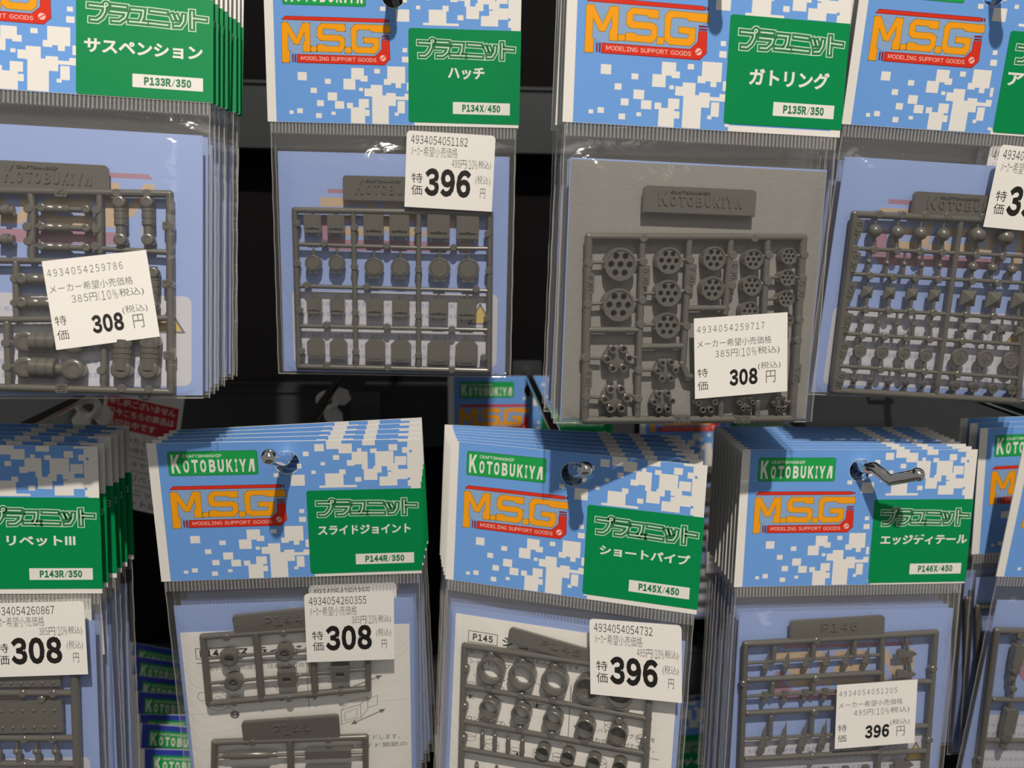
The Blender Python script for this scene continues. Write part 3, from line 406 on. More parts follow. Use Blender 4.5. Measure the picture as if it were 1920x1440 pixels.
def glyphs(body, bold, solid):
    """lettering as a mesh, normalised to a unit box (u right, v up, w toward the reader)"""
    key = (body, bold, solid)
    if key not in _G:
        c = bpy.data.curves.new('lettering', 'FONT')
        c.body = body
        c.fill_mode = 'BOTH' if solid else 'FRONT'
        c.resolution_u = 3
        c.offset = bold
        c.extrude = 0.5 if solid else 0.0
        o = bpy.data.objects.new('lettering', c)
        COL.objects.link(o)
        dg = bpy.context.evaluated_depsgraph_get()
        me = bpy.data.meshes.new_from_object(o.evaluated_get(dg))
        V = [v.co.copy() for v in me.vertices]
        F = [tuple(p.vertices) for p in me.polygons]
        bpy.data.objects.remove(o)
        bpy.data.curves.remove(c)
        bpy.data.meshes.remove(me)
        x0, x1 = min(v.x for v in V), max(v.x for v in V)
        y0, y1 = min(v.y for v in V), max(v.y for v in V)
        _AR[key] = (x1 - x0) / max(1e-6, y1 - y0)
        _G[key] = ([((v.x - x0) / (x1 - x0), (v.y - y0) / max(1e-6, y1 - y0), v.z + (0.5 if solid else 0)) for v in V], F)
    return _G[key]


def tag(o, label, cat, group=None, kind=None):
    o['label'] = label
    o['category'] = cat
    if group:
        o['group'] = group
    if kind:
        o['kind'] = kind
    return o


def empty(name, loc, rot=None):
    o = bpy.data.objects.new(name, None)
    o.empty_display_size = 0.01
    COL.objects.link(o)
    if rot is not None:
        o.rotation_mode = 'QUATERNION'
        o.rotation_quaternion = rot
    o.location = loc
    return o


def pose_rot(roll, yaw, pitch):
    cr, sr, cy, sy, cp, sp = math.cos(roll), math.sin(roll), math.cos(yaw), math.sin(yaw), math.cos(pitch), math.sin(pitch)
    Ry = Matrix(((cr, 0, sr), (0, 1, 0), (-sr, 0, cr)))
    Rz = Matrix(((cy, -sy, 0), (sy, cy, 0), (0, 0, 1)))
    Rx = Matrix(((1, 0, 0), (0, cp, -sp), (0, sp, cp)))
    return Ry @ Rz @ Rx


W3 = lambda x, y, z: Vector((x * MM, y * MM, z * MM + H0))

# ------------------------------------------------------------------ printed header card
HOLE = (0.0, -8.6, 4.6)


def header_mesh():
    """the card every pack hangs from: camouflage print, two logos, punched hole"""
    b = MB()
    ow = [(-50, -57), (50, -57), (50, 0), (-50, 0)]
    hole = circle_pts(HOLE[0], HOLE[1], HOLE[2], 32)
    allp = ow + hole
    tris = tessellate_polygon([[Vector((p[0], p[1], 0)) for p in ow], [Vector((p[0], p[1], 0)) for p in hole]])
    n = len(allp)
    for y, flip in ((0.0, False), (0.45, True)):
        fs = []
        for t in tris:
            p, q, r = (allp[i] for i in t)
            cr = (q[0] - p[0]) * (r[1] - p[1]) - (q[1] - p[1]) * (r[0] - p[0])
            t = tuple(t) if (cr > 0) != flip else tuple(t)[::-1]
            fs.append(t)
        b.add([(p[0], y, p[1]) for p in allp], fs, PAPER)
    for ring, sgn in ((ow, 1), (hole, -1)):
        k = len(ring)
        vs = [(p[0], 0.0, p[1]) for p in ring] + [(p[0], 0.45, p[1]) for p in ring]
        b.add(vs, [((i, i + k, (i + 1) % k + k, (i + 1) % k) if sgn > 0 else (i, (i + 1) % k, (i + 1) % k + k, i + k)) for i in range(k)], PAPER)
    # blue field round the hole and the white corner strip below the label
    bw = [(-46.5, -56.9), (8.2, -56.9), (8.2, -55.0), (46.2, -55.0), (46.2, -0.05), (-46.5, -0.05)]
    ring = circle_pts(HOLE[0], HOLE[1], HOLE[2] + 0.15, 32)
    ap = bw + ring
    fs = []
    for t in tessellate_polygon([[Vector((p[0], p[1], 0)) for p in bw], [Vector((p[0], p[1], 0)) for p in ring]]):
        p, q, r = (ap[i] for i in t)
        cr = (q[0] - p[0]) * (r[1] - p[1]) - (q[1] - p[1]) * (r[0] - p[0])
        fs.append(tuple(t) if cr > 0 else tuple(t)[::-1])
    b.add([(p[0], -0.02, p[1]) for p in ap], fs, BLUE)
    for i, (x0, z1, x1, z0) in enumerate(CAMO):
        if x1 > x0 and z1 > z0:
            b.rect(x0, z0, x1, z1, -0.034 - 0.0006 * (i % 9), PAPER)
    for x, z in ((46.2, -4.8), (45.4, -16.2)):
        b.rect(x - .5, z - .5, x + .5, z + .5, -0.05, BLUE)
    # maker's plate
    X0, X1, Z0, Z1 = -43.0, -10.6, -13.15, -3.35
    b.rrect(X0, Z0, X1, Z1, 0.9, -0.045, -0.02, DEEP_GREEN)
    b.rrect(X0 + .25, Z0 + .25, X1 - .25, Z1 - .25, 0.75, -0.06, -0.03, LOGO_GREEN)
    maker_lettering(b, X0, X1, Z0, Z1, -0.075, PAPER)
    # big three letter logo with its red frame
    b.flat(MSG_BACK, -0.045, GREY_BLUE)
    for p in MSG:
        b.outline(p, 0.42, -0.06, OLIVE)
        b.flat(p, -0.075, ORANGE)
    for p in MSG_RED:
        b.outline(p, 0.35, -0.06, DARK_RED)
        b.flat(p, -0.075, RED)
    for p in MSG_DARK:
        b.flat(p, -0.075, DARK_RED)
    (tx0, tz0), (tx1, tz1) = MSG_TEXT
    zm = (tz0 + tz1) / 2
    b.row('MODELING SUPPORT GOODS', tx0, tx1, zm - 0.72, zm + 0.72, -0.09, PINK_INK, 0.012, gap=.12)
    b.flat(circle_pts(SCREW[0], SCREW[1], 1.15), -0.09, PINK_INK)
    b.stroke([(SCREW[0] - .85, SCREW[1] - .6), (SCREW[0] + .85, SCREW[1] + .6)], 0.38, -0.095, RED)
    return b


def maker_lettering(b, x0, x1, z0, z1, y, m, depth=0.0):
    w, h = x1 - x0, z1 - z0
    bx = lambda u0, u1, v0, v1: (x0 + u0 * w, x0 + u1 * w, z1 - v1 * h, z1 - v0 * h)
    b.text('Ｋ', *bx(0.035, 0.135, 0.13, 0.885), y, m, 0.045, depth=depth)
    n = len('OTOBUKIY')
    us = [(0.165, 0.23), (0.26, 0.33), (0.353, 0.42), (0.452, 0.523), (0.549, 0.617), (0.645, 0.717), (0.742, 0.768), (0.79, 0.868)]
    for ch, (u0, u1) in zip('OTOBUKIY', us):
        b.text(ch.translate(WIDE), *bx(u0, u1, 0.35, 0.875), y, m, 0.055, depth=depth)
    u = bx(0.888, 0.962, 0.35, 0.875)
    xm = (u[0] + u[1]) / 2
    lam = [(u[0], u[2]), (xm - .25, u[3]), (u[1] - .1 * (u[1] - xm), u[3]), (u[1], u[2]), (u[1] - .34 * (u[1] - u[0]), u[2]), (xm + .15, u[3] - .35 * (u[3] - u[2])), (u[0] + .3 * (u[1] - u[0]), u[2])]
    b.prism(lam, y - depth, y + 0.01, m)
    b.row('CRAFTSMANSHIP', *bx(0.165, 0.60, 0.135, 0.26), y, m, 0.02, depth=depth, gap=.1)


def label_mesh(key):
    """green title label stuck over the right of the header"""
    b = MB()
    dx, dz = LABEL_SHIFT.get(key, (0, 0))
    x0, x1, z0, z1 = 6.4 + dx, 50.15, -55.0 + dz, -19.6 + dz
    b.prism(rrect_pts(x0, z0, x1, z1, 1.0, (1, 0, 0, 1)), -0.16, -0.10, LABEL_GREEN)
    # strip of the label folded over the card's edge
    b.box(x1, -0.16, z0, x1 + 0.08, 0.55, z1, LABEL_GREEN)
    for p in UNIT:
        q = [(u + dx, v + dz) for u, v in p]
        b.stroke(q, 2.62, -0.175, PALE_INK, 0.95)
    b.flat(circle_pts(UNIT_DOT[0] + dx, UNIT_DOT[1] + dz, 1.75), -0.175, PALE_INK)
    for p in UNIT:
        q = [(u + dx, v + dz) for u, v in p]
        b.stroke(q, 2.05, -0.19, DEEP_GREEN, 0.67)
    b.flat(circle_pts(UNIT_DOT[0] + dx, UNIT_DOT[1] + dz, 1.45), -0.19, DEEP_GREEN)
    for p in UNIT:
        q = [(u + dx, v + dz) for u, v in p]
        b.stroke(q, 0.46, -0.205, PALE_INK)
    b.flat(circle_pts(UNIT_DOT[0] + dx, UNIT_DOT[1] + dz, 0.72), -0.205, PALE_INK)
    b.flat(circle_pts(UNIT_DOT[0] + dx, UNIT_DOT[1] + dz, 0.32), -0.22, DEEP_GREEN)
    ttl, code = WORDS[key]
    if ttl:
        a, c, zm, h = TITLE.get(key, (11.0, 17.5, -37.2, 4.6))
        b.text(ttl, a, c, zm - h / 2, zm + h / 2, -0.18, PAPER, 0.034)
    if code:
        b.rect(24.1 + dx, -51.5 + dz, 46.85 + dx, -46.95 + dz, -0.175, PAPER)
        b.row(code, 27.8 + dx, 43.0 + dx, -50.6 + dz, -47.8 + dz, -0.19, DEEP_GREEN, 0.063, gap=.08)
    return b


WORDS = {'P133': ('サスペンション', 'P133R/350'), 'P134': ('ハッチ', 'P134X/450'), 'P135': ('ガトリング', 'P135R/350'),
         'P136': ('ア', ''), 'P143': ('リベットⅢ', 'P143R/350'), 'P144': ('スライドジョイント', 'P144R/350'),
         'P145': ('ショートパイプ', 'P145X/450'), 'P146': ('エッジディテール', 'P146X/450'), 'plain': ('', '')}
LABEL_SHIFT = {'P133': (0, -1.8), 'P134': (-.5, -0.7), 'P135': (0, 0.5), 'P136': (2.6, -1.2), 'P144': (0.2, -0.6), 'P146': (0.8, -1.2)}

# ------------------------------------------------------------------ clear bag
BW, BL = 49.0, 159.1


def sstep(t):
    t = max(0.0, min(1.0, t))
    return t * t * (3 - 2 * t)


def bag_mesh(seed):
    """pouch of thin film: pillowed front and back sheet, welded sides, crimped top seam"""
    rnd = random.Random(seed)
    b = MB()
    nx, nz = 34, 46
    waves = [(rnd.uniform(.05, .22), rnd.uniform(-.16, .16), rnd.uniform(0, 6.28), rnd.uniform(.10, .26)) for _ in range(7)]
    top = [(rnd.uniform(-.25, .25), rnd.uniform(.3, .6), rnd.uniform(0, 6.28), rnd.uniform(.2, .45)) for _ in range(5)]

    def sheet(front):
        vs = []
        for j in range(nz + 1):
            v = j / nz
            z = -57.2 - v * (BL - 57.2)
            for i in range(nx + 1):
                x = -BW + 2 * BW * i / nx
                dx = (BW - abs(x)) / 11.0
                dt = (-57.2 - z - 4.5) / 12.0
                db = (z + BL) / 8.0
                k = sstep(dx) * sstep(dt) * sstep(db)
                if front:
                    y = 0.5 - 5.2 * k
                    e = 4 * k * (1 - k) + 0.12
                    inside = min(1, max(0, -57.2 - z - 4) / 4) * min(1, dx + .1) * min(1, db * 2)
                    y += inside * e * sum(a * math.sin(fx * x + fz * z * 1.3 + ph) for fx, fz, ph, a in waves)
                    y += inside * max(0, 1 - dt * .7) * sum(a * math.sin(fx * x * .6 + fz * z + ph) for fx, fz, ph, a in top)
                    y = min(y, 0.55)
                else:
                    y = 0.65 + 0.55 * k
                vs.append((x, y, z))
        fs = [(j * (nx + 1) + i, (j + 1) * (nx + 1) + i, (j + 1) * (nx + 1) + i + 1, j * (nx + 1) + i + 1) for j in range(nz) for i in range(nx)]
        b.add(vs, fs if front else [f[::-1] for f in fs], CLEAR)
    sheet(True)
    sheet(False)
    for sx in (-1, 1):
        pts = [(sx * (BW + .08 * math.sin(k * 1.7 + seed)), 0.58, -57.0 - k * (BL - 57.0) / 24) for k in range(25)]
        b.tube(pts, 0.22, WELD, 5)
    b.tube([(-BW + 4 * k, 0.58 + .1 * math.sin(k * 2.1), -BL) for k in range(25)], 0.24, WELD, 5)
    # crimped seam: a row of upright ridges just under the card
    n = 72
    for k in range(n):
        x = -BW + .6 + (2 * BW - 1.2) * k / (n - 1)
        b.prism(rrect_pts(x - .24, -61.3, x + .24, -57.1, .22, n=2), -0.16, 0.25, TEETH)
    b.box(-BW, 0.3, -61.5, BW, 0.36, -56.8, CLEAR)
    return b


# ------------------------------------------------------------------ paper behind the parts
def insert_mesh(print_on=True):
    b = MB()
    b.box(-46.7, 0.75, -158.2, 46.7, 0.95, -68.2, INSERT)
    if print_on:
        f = lambda p: [(-(x + 22) * 1.45, (z + 26) * 1.45 - 95) for x, z in p]
        for p in MSG:
            b.flat(f(p), 0.73, INSERT_ORANGE)
        for p in MSG_RED:
            b.flat(f(p), 0.735, INSERT_RED)
        b.rrect(-42.5, -155, 43, -124, 2.5, 0.72, 0.74, INSERT_WHITE)
        rnd = random.Random(3)
        for r in range(6):
            z = -128.5 - r * 4.4
            x = -39
            while x < 26:
                w = rnd.uniform(1.0, 2.0)
                b.rect(x, z - 1.6, x + w, z, 0.715, INSERT_TEXT)
                x += w + rnd.uniform(.5, 1.1)
        b.outline([(31, -136.5), (40.5, -136.5), (35.7, -128.5)], .7, 0.71, GREY_INK)
        b.flat([(31.6, -136), (39.9, -136), (35.7, -129.3)], 0.715, INSERT_YELLOW)
    return b


# ------------------------------------------------------------------ sprue: runners, name tab and parts
YS = -2.2


def sprue_mesh(spec):
    b = MB()
    ends = {}
    for x0, z0, x1, z1, r in spec['rods']:
        b.tube([(x0, YS, z0), (x1, YS, z1)], r, PLASTIC, 10)
        for p in ((x0, z0), (x1, z1)):
            ends[p] = max(r, ends.get(p, 0))
    for (x, z), r in ends.items():
        b.ball((x, YS, z), r * 1.0, PLASTIC, 10, 6)
    for p in spec['pieces']:
        if p[0] == 'nub':
            x, z = p[1:3]
            b.lathe(x, z, [(1.25, YS - 1.45), (1.5, YS - 1.2), (1.5, YS + 1.2), (1.2, YS + 1.4)], PLASTIC, 12)
        elif p[0] == 'tag':
            x, z, t, hw, hl, ang = p[1:]
            a = math.radians(ang)
            w, h = (hl, hw) if abs(ang) > 45 else (hl, hw)
            c, s_ = math.cos(a), math.sin(a)
            pts = [(x + u * c - v * s_, z + u * s_ + v * c) for u, v in rrect_pts(-hl, -hw, hl, hw, .7)]
            b.prism(pts, YS - 1.25, YS + 1.1, PLASTIC)
            b.row(t, x - hl * .72, x + hl * .72, z - hw * .68, z + hw * .68, YS - 1.24, PLASTIC, 0.0, rot=a, depth=0.3)
    return b


def tab_mesh(spec):
    kind, x0, z1, x1, z0, ang = spec['tab']
    b = MB()
    a = math.radians(ang)
    cx, cz = (x0 + x1) / 2, (z0 + z1) / 2
    if z0 > z1:
        z0, z1 = z1, z0
    pts = rrect_pts(x0, z0 - 1.5, x1, z1, 1.4, (0, 0, 1, 1))
    b.prism(pts, YS - .75, YS + .75, PLASTIC)
    inner = rrect_pts(x0 + .35, z0 - 1.2, x1 - .35, z1 - .35, 1.2, (0, 0, 1, 1))
    b.prism(inner, YS - .95, YS, PLASTIC)
    if kind == 'KOTO':
        maker_lettering(b, x0 + 4, x1 - 4, z0 + .4, z1 - .4, YS - .94, PLASTIC, depth=0.4)
    else:
        w = x1 - x0
        b.row(kind, x0 + .32 * w, x0 + .70 * w, z0 + .28 * (z1 - z0), z0 + .80 * (z1 - z0), YS - .94, PLASTIC, 0.0, depth=0.5, gap=.3)
    c, s_ = math.cos(a), math.sin(a)
    b.v = [(cx + (x - cx) * c - (z - cz) * s_, y, cz + (x - cx) * s_ + (z - cz) * c) for x, y, z in b.v]
    return b


def piece(p):
    """one moulded part of a sprue -> (name, builder)"""
    k = p[0]
    b = MB()
    M_ = PLASTIC
    if k == 'hatch_square':
        x, z, w, h = p[1:]
        b.prism(rrect_pts(x - w, z - h, x + w, z + h, .5), YS - 1.0, YS + .9, M_)
        b.prism(rrect_pts(x - w * .86, z - h * .6, x + w * .86, z + h * .9, .5), YS - 1.25, YS, M_)
        b.prism(rrect_pts(x - w * .72, z - h * .5, x + w * .72, z + h * .76, .4), YS - 1.7, YS, M_)
        b.rect(x - .7, z - h * .42, x + .7, z - h * .36, YS - 2.0, M_, YS)
        b.rect(x - w * .62, z - h * 1.0, x + w * .62, z - h * .68, YS - 1.7, M_, YS)
        for sx in (-1, 1):
            b.rect(x + sx * w * .62 - .5, z - h * 1.28, x + sx * w * .62 + .5, z - h, YS - .7, M_, YS + .7)
        b.tube([(x, YS, z + h), (x, YS, z + h + 2.2)], .6, M_, 8)
    elif k == 'hatch_round':
        x, z, r = p[1:]
        b.lathe(x, z, [(r * .72, YS - 1.7), (r * .78, YS - 1.3), (r * .84, YS - 1.3), (r * .87, YS - 1.6), (r * .96, YS - 1.5), (r, YS - 1.0), (r, YS + .9)], M_, 30)
        b.rect(x - r * .55, z - r * 1.14, x + r * .55, z - r * .85, YS - 1.2, M_, YS + .6)
        b.tube([(x, YS, z + r), (x, YS, z + r + 2.6)], .6, M_, 8)
    elif k == 'hatch_octagon':
        x, z, w, h = p[1:]
        c = w * .42
        b.prism([(x - w, z - h * .75), (x - w * .8, z - h), (x + w * .8, z - h), (x + w, z - h * .75), (x + w, z + h - c), (x + w - c, z + h), (x - w + c, z + h), (x - w, z + h - c)], YS - 1.1, YS + .9, M_)
        b.rect(x - w * .52, z - h * .78, x + w * .52, z - h * .5, YS - 1.4, M_, YS)
        for sx in (-1, 1):
            b.rect(x + sx * w * .78 - w * .2, z - h * .72, x + sx * w * .78 + w * .2, z - h * .42, YS - 1.25, M_, YS)
        b.tube([(x, YS, z + h), (x, YS, z + h + 2.4)], .6, M_, 8)
    elif k == 'barrel_ring':
        x, z, r = p[1:]
        yf = YS - 1.9
        b.lathe(x, z, [(r * .86, yf + .5), (r * .86, yf), (r, yf), (r, YS + 2.4)], M_, 30, caps=False)
        b.lathe(x, z, [(0.0, YS + 2.3), (r, YS + 2.4)], M_, 30, caps=False)
        hs = [circle_pts(x, z, r * .19, 12)] + [circle_pts(x + r * .58 * math.cos(i * math.pi / 3), z + r * .58 * math.sin(i * math.pi / 3), r * .195, 12) for i in range(6)]
        loops = [circle_pts(x, z, r * .87, 30)] + hs
        ap = sum(loops, [])
        fs = []
        for t in tessellate_polygon([[Vector((q[0], q[1], 0)) for q in l] for l in loops]):
            q0, q1, q2 = (ap[i] for i in t)
            cr = (q1[0] - q0[0]) * (q2[1] - q0[1]) - (q1[1] - q0[1]) * (q2[0] - q0[0])
            fs.append(tuple(t) if cr > 0 else tuple(t)[::-1])
        b.add([(q[0], yf + .35, q[1]) for q in ap], fs, M_)
        for l in hs:
            n = len(l)
            b.add([(q[0], yf + .35, q[1]) for q in l] + [(q[0], YS + 2.1, q[1]) for q in l], [(i, (i + 1) % n, (i + 1) % n + n, i + n) for i in range(n)], M_)
    elif k == 'barrel_cluster':
        x, z, r = p[1:]
        b.lathe(x, z, [(r * .2, YS - .2), (r * .75, YS - .2), (r * .82, YS), (r * .82, YS + 2.2)], M_, 24)
        for i in range(6):
            a = i * math.pi / 3 + .05
            cx, cz, q = x + r * .68 * math.cos(a), z + r * .68 * math.sin(a), r * .245
            b.lathe(cx, cz, [(q * .62, YS + 1.2), (q * .62, YS - 2.0), (q * .72, YS - 2.15), (q * .95, YS - 2.1), (q, YS - 1.9), (q * .92, YS - .9), (q * 1.02, YS - .8), (q * 1.02, YS + 1.6)], M_, 14)
    elif k == 'rivet_ball':
        x, z, r = p[1:]
        b.ball((x, YS - .2, z), r, M_, 18, 10)
    elif k == 'rivet_pyramid':
        x, z, r = p[1:]
        y0 = YS - .4
        b.add([(x - r, y0, z - r), (x + r, y0, z - r), (x + r, y0, z + r), (x - r, y0, z + r), (x, y0 - r * .75, z)], [(0, 1, 4), (1, 2, 4), (2, 3, 4), (3, 0, 4)], M_)
        b.prism([(x - r, z - r), (x + r, z - r), (x + r, z + r), (x - r, z + r)], y0, YS + .6, M_)
    elif k == 'screw_head':
        x, z, r = p[1:]
        b.lathe(x, z, [(r * .5, YS - 1.0), (r * .78, YS - .95), (r * .82, YS - 1.15), (r * .95, YS - 1.1), (r, YS - .85), (r, YS + .3)], M_, 26)
        for w, h in ((.1, .42), (.42, .1)):
            b.rect(x - r * w, z - r * h, x + r * w, z + r * h, YS - 1.22, M_, YS)
    elif k == 'damper':
        x0, z0, x1, z1, R, r = p[1:]
        A, B = Vector((x0, YS, z0)), Vector((x1, YS, z1))
        q = lambda t: A.lerp(B, t)
        b.tube([q(0), q(.08), q(.1), q(.2)], [r * .7, r * .7, r, r], M_, 12)
        ts = [(.18, .8), (.2, 1), (.3, 1), (.31, .93), (.33, .93), (.34, 1), (.44, 1), (.45, .93), (.47, .93), (.48, 1), (.56, 1), (.58, .8)]
        b.tube([q(t) for t, _ in ts], [R * s_ for _, s_ in ts], M_, 16)
        b.tube([q(.56), q(.86)], r, M_, 12)
        b.tube([q(.86), q(1)], r * .6, M_, 10)
        for t in (.14, .84):
            c = q(t)
            d = min(R * 1.1, 2.5)
            b.lathe(c.x, c.z, [(R * .45, YS - d), (R * .5, YS - d - .15), (R * .72, YS - d - .15), (R * .9, YS - d * .98), (R, YS - d * .8), (R, YS + d * .8)], M_, 20)
    elif k == 'damper_wheel':
        x, z, r = p[1:]
        b.tube([(x - r * 1.3, YS, z), (x - r * .5, YS, z), (x - r * .45, YS, z), (x + r * .4, YS, z), (x + r * .45, YS, z), (x + r, YS, z)], [r * .7, r * .7, r, r, r * .8, r * .8], M_, 18)
    elif k == 'rivet_plate':
        x0, z1, x1, z0 = p[1:]
        b.box(x0, YS - .9, z0, x1, YS + .9, z1, M_)
        nx = int((x1 - x0) / 3.8)
        for i in range(nx):
            for fz in (.27, .81):
                b.ball((x1 - 2.6 - i * 3.8, YS - .9, z0 + (z1 - z0) * fz * 0 + (z1 - z0) * (1 - fz) * 1.0), .62, M_, 10, 6)
    elif k == 'joint_ring':
        x, z, r = p[1:]
        b.lathe(x, z, [(r * .5, YS + 1.6), (r * .5, YS - 1.9), (r * .6, YS - 2.0), (r * .9, YS - 2.0), (r, YS - 1.8), (r, YS + 1.6)], M_, 26, caps=False)
    elif k == 'joint_block':
        x, z, r = p[1:]
        ow = [(x - r, z - r), (x + r, z - r), (x + r, z + r), (x - r, z + r)]
        ih = [(x - r * .45, z - r * .35), (x + r * .45, z - r * .35), (x + r * .45, z + r * .35), (x - r * .45, z + r * .35)]
        for a, c in ((0, 1), (1, 2), (2, 3), (3, 0)):
            b.prism([ow[a], ow[c], ih[c], ih[a]], YS - 1.9, YS + 1.7, M_)
    elif k in ('pipe_ring', 'pipe_cup'):
        x, z, r = p[1:]
        b.lathe(x, z, [(r * .74, YS + 2.3), (r * .76, YS - 1.6), (r * .82, YS - 2.1), (r * .92, YS - 2.15), (r, YS - 1.9), (r, YS + 2.4)], M_, 30, caps=False)
        if k == 'pipe_cup':
            b.lathe(x, z, [(0.0, YS + 2.0), (r * .76, YS + 2.0)], M_, 30, caps=False)
    elif k in ('peg', 'slide_rod'):
        x0, z0, x1, z1, r = p[1:]
        A, B = Vector((x0, YS, z0)), Vector((x1, YS, z1))
        q = lambda t: A.lerp(B, t)
        b.tube([q(0), q(.12), q(.16), q(.84), q(.88), q(1)], [r * .7, r * .7, r, r, r * .7, r * .7], M_, 14)
    elif k == 'slide_bar':
        x0, z0, x1, z1, r = p[1:]
        b.prism([(x0, z0 - r), (x1, z1 - r), (x1, z1 + r), (x0, z0 + r)], YS - 1.3, YS + 1.3, M_)
    elif k == 'edge_spike':
        x, z, w, h = p[1:]
        y0, y1 = YS - 1.0, YS + .8
        b.add([(x - w * .8, y0 + .5, z - h * .45), (x, y0 - .5, z - h * .5), (x + w * .9, y0 + .5, z - h * .4), (x + w * .55, YS - .2, z + h * .85), (x, y1, z - h * .3)],
              [(0, 1, 3), (1, 2, 3), (2, 4, 3), (4, 0, 3), (0, 4, 1), (1, 4, 2)], M_)
        b.prism([(x - w * .5, z - h * .75), (x + w * .35, z - h * .75), (x + w * .55, z - h * .42), (x - w * .6, z - h * .42)], YS - .8, YS + .6, M_)
        b.tube([(x - .1, YS, z - h * 1.0), (x, YS, z - h * .6)], .3, M_, 8)
    elif k == 'edge_blunt':
        x, z, w, h = p[1:]
        b.prism([(x - w * .7, z - h * .1), (x + w * .8, z), (x + w * .9, z + h * .55), (x - w * .3, z + h * .5)], YS - 1.2, YS + .8, M_)
        b.prism([(x - w * .5, z - h * .8), (x + w * .3, z - h * .8), (x + w * .5, z - h * .05), (x - w * .6, z - h * .1)], YS - .7, YS + .6, M_)
        b.tube([(x - .1, YS, z - h * 1.4), (x, YS, z - h * .6)], .3, M_, 8)
    elif k == 'edge_fin':
        x, z, w, h = p[1:]
        b.prism([(x - w, z - h), (x + w * .6, z - h * .7), (x + w, z - h * .1), (x + w * .8, z + h * .3), (x - w * .75, z + h), (x - w * .95, z + h * .7)], YS - .9, YS + .7, M_)
        b.prism([(x - w * 1.3, z - h * 1.2), (x - w * .3, z - h * 1.1), (x - w * .3, z - h * .4), (x - w * 1.3, z - h * .3)], YS - .5, YS + .7, M_)
    elif k == 'robot_limb':
        x, z, w, h = p[1:]
        b.prism(rrect_pts(x - w * .7, z - h * .2, x + w * .7, z + h, 1), YS - 2.0, YS + 1.2, M_)
        b.tube([(x, YS - .4, z - h), (x, YS - .4, z - h * .55), (x, YS - .4, z - h * .5), (x, YS - .4, z - h * .15)], [w * .45, w * .45, w * .7, w * .7], M_, 16)
        b.lathe(x, z - h * .45, [(w * .4, YS - 2.6), (w * .5, YS - 2.3), (w * .5, YS + 1)], M_, 18)
        b.tube([(x, YS, z + h), (x, YS, z + h * 1.35)], .8, M_, 8)
    else:
        return None, None
    return k, b


# ------------------------------------------------------------------ price stickers
def sticker_mesh(kind, w, h, num, was, now):
    b = MB()
    bx = lambda u0, u1, v0, v1: (-w / 2 + u0 * w, -w / 2 + u1 * w, h / 2 - v1 * h, h / 2 - v0 * h)
    y = -0.075
    if kind == 'B':
        b.prism(rrect_pts(-w / 2, -h / 2, w / 2, h / 2, 1.6, (0, 0, 1, 1)), -0.06, 0.0, STICKER)
        x0, x1 = .05, .05 + .64 * len(num) / 13
        b.row(num, *bx(x0, x1, .055, .165), y, BLACK_INK, 0.0, gap=.2)
        b.text('メーカー', *bx(.056, .185, .195, .315), y, GREY_INK, -0.004)
        b.text('希望小売価格', *bx(.195, .58, .19, .325), y, GREY_INK, -0.006)
        b.row(was, *bx(.52, .61, .345, .445), y, GREY_INK, 0.0)
        b.text('円', *bx(.62, .685, .34, .455), y, GREY_INK, 0.0)
        b.row('(10%', *bx(.70, .81, .335, .455), y, GREY_INK, 0.0)
        b.text('税込)', *bx(.82, .965, .335, .455), y, GREY_INK, 0.0)
        b.text('特', *bx(.07, .195, .545, .675), y, BLACK_INK, 0.0)
        b.text('価', *bx(.07, .195, .70, .835), y, BLACK_INK, 0.0)
        for i, ch in enumerate(now):
            b.text(ch.translate(WIDE), *bx(.22 + .18 * i, .385 + .18 * i, .47, .84), y, BLACK_INK, 0.05)
        b.text('(税込)', *bx(.795, .965, .53, .66), y, GREY_INK, -0.004)
        b.text('円', *bx(.855, .915, .70, .83), y, GREY_INK, 0.0)
    else:
        b.prism([(-w / 2, -h / 2), (w / 2, -h / 2), (w / 2, h / 2), (-w / 2, h / 2)], -0.06, 0.0, STICKER)
        b.row(num, *bx(.03, .75, .10, .185), y, GREY_INK, 0.0, gap=.42)
        b.text('メーカー希望小売価格', *bx(.03, .825, .275, .37), y, GREY_INK, -0.002)
        b.row(was, *bx(.22, .375, .415, .50), y, GREY_INK, 0.0, gap=.3)
        b.text('円', *bx(.39, .46, .41, .505), y, GREY_INK, 0.0)
        b.row('(10%', *bx(.475, .66, .405, .51), y, GREY_INK, 0.0, gap=.35)
        b.text('税込)', *bx(.675, .915, .405, .51), y, GREY_INK, 0.0)
        b.text('(税込)', *bx(.68, .925, .60, .70), y, GREY_INK, -0.002)
        b.text('特', *bx(.03, .14, .625, .735), y, BLACK_INK, -0.004)
        b.text('価', *bx(.03, .14, .785, .90), y, BLACK_INK, -0.004)
        for i, ch in enumerate(now):
            b.text(ch.translate(WIDE), *bx(.37 + .105 * i, .465 + .105 * i, .665, .875), y, BLACK_INK, 0.052)
        b.text('円', *bx(.765, .87, .715, .87), y, GREY_INK, -0.002)
    return b


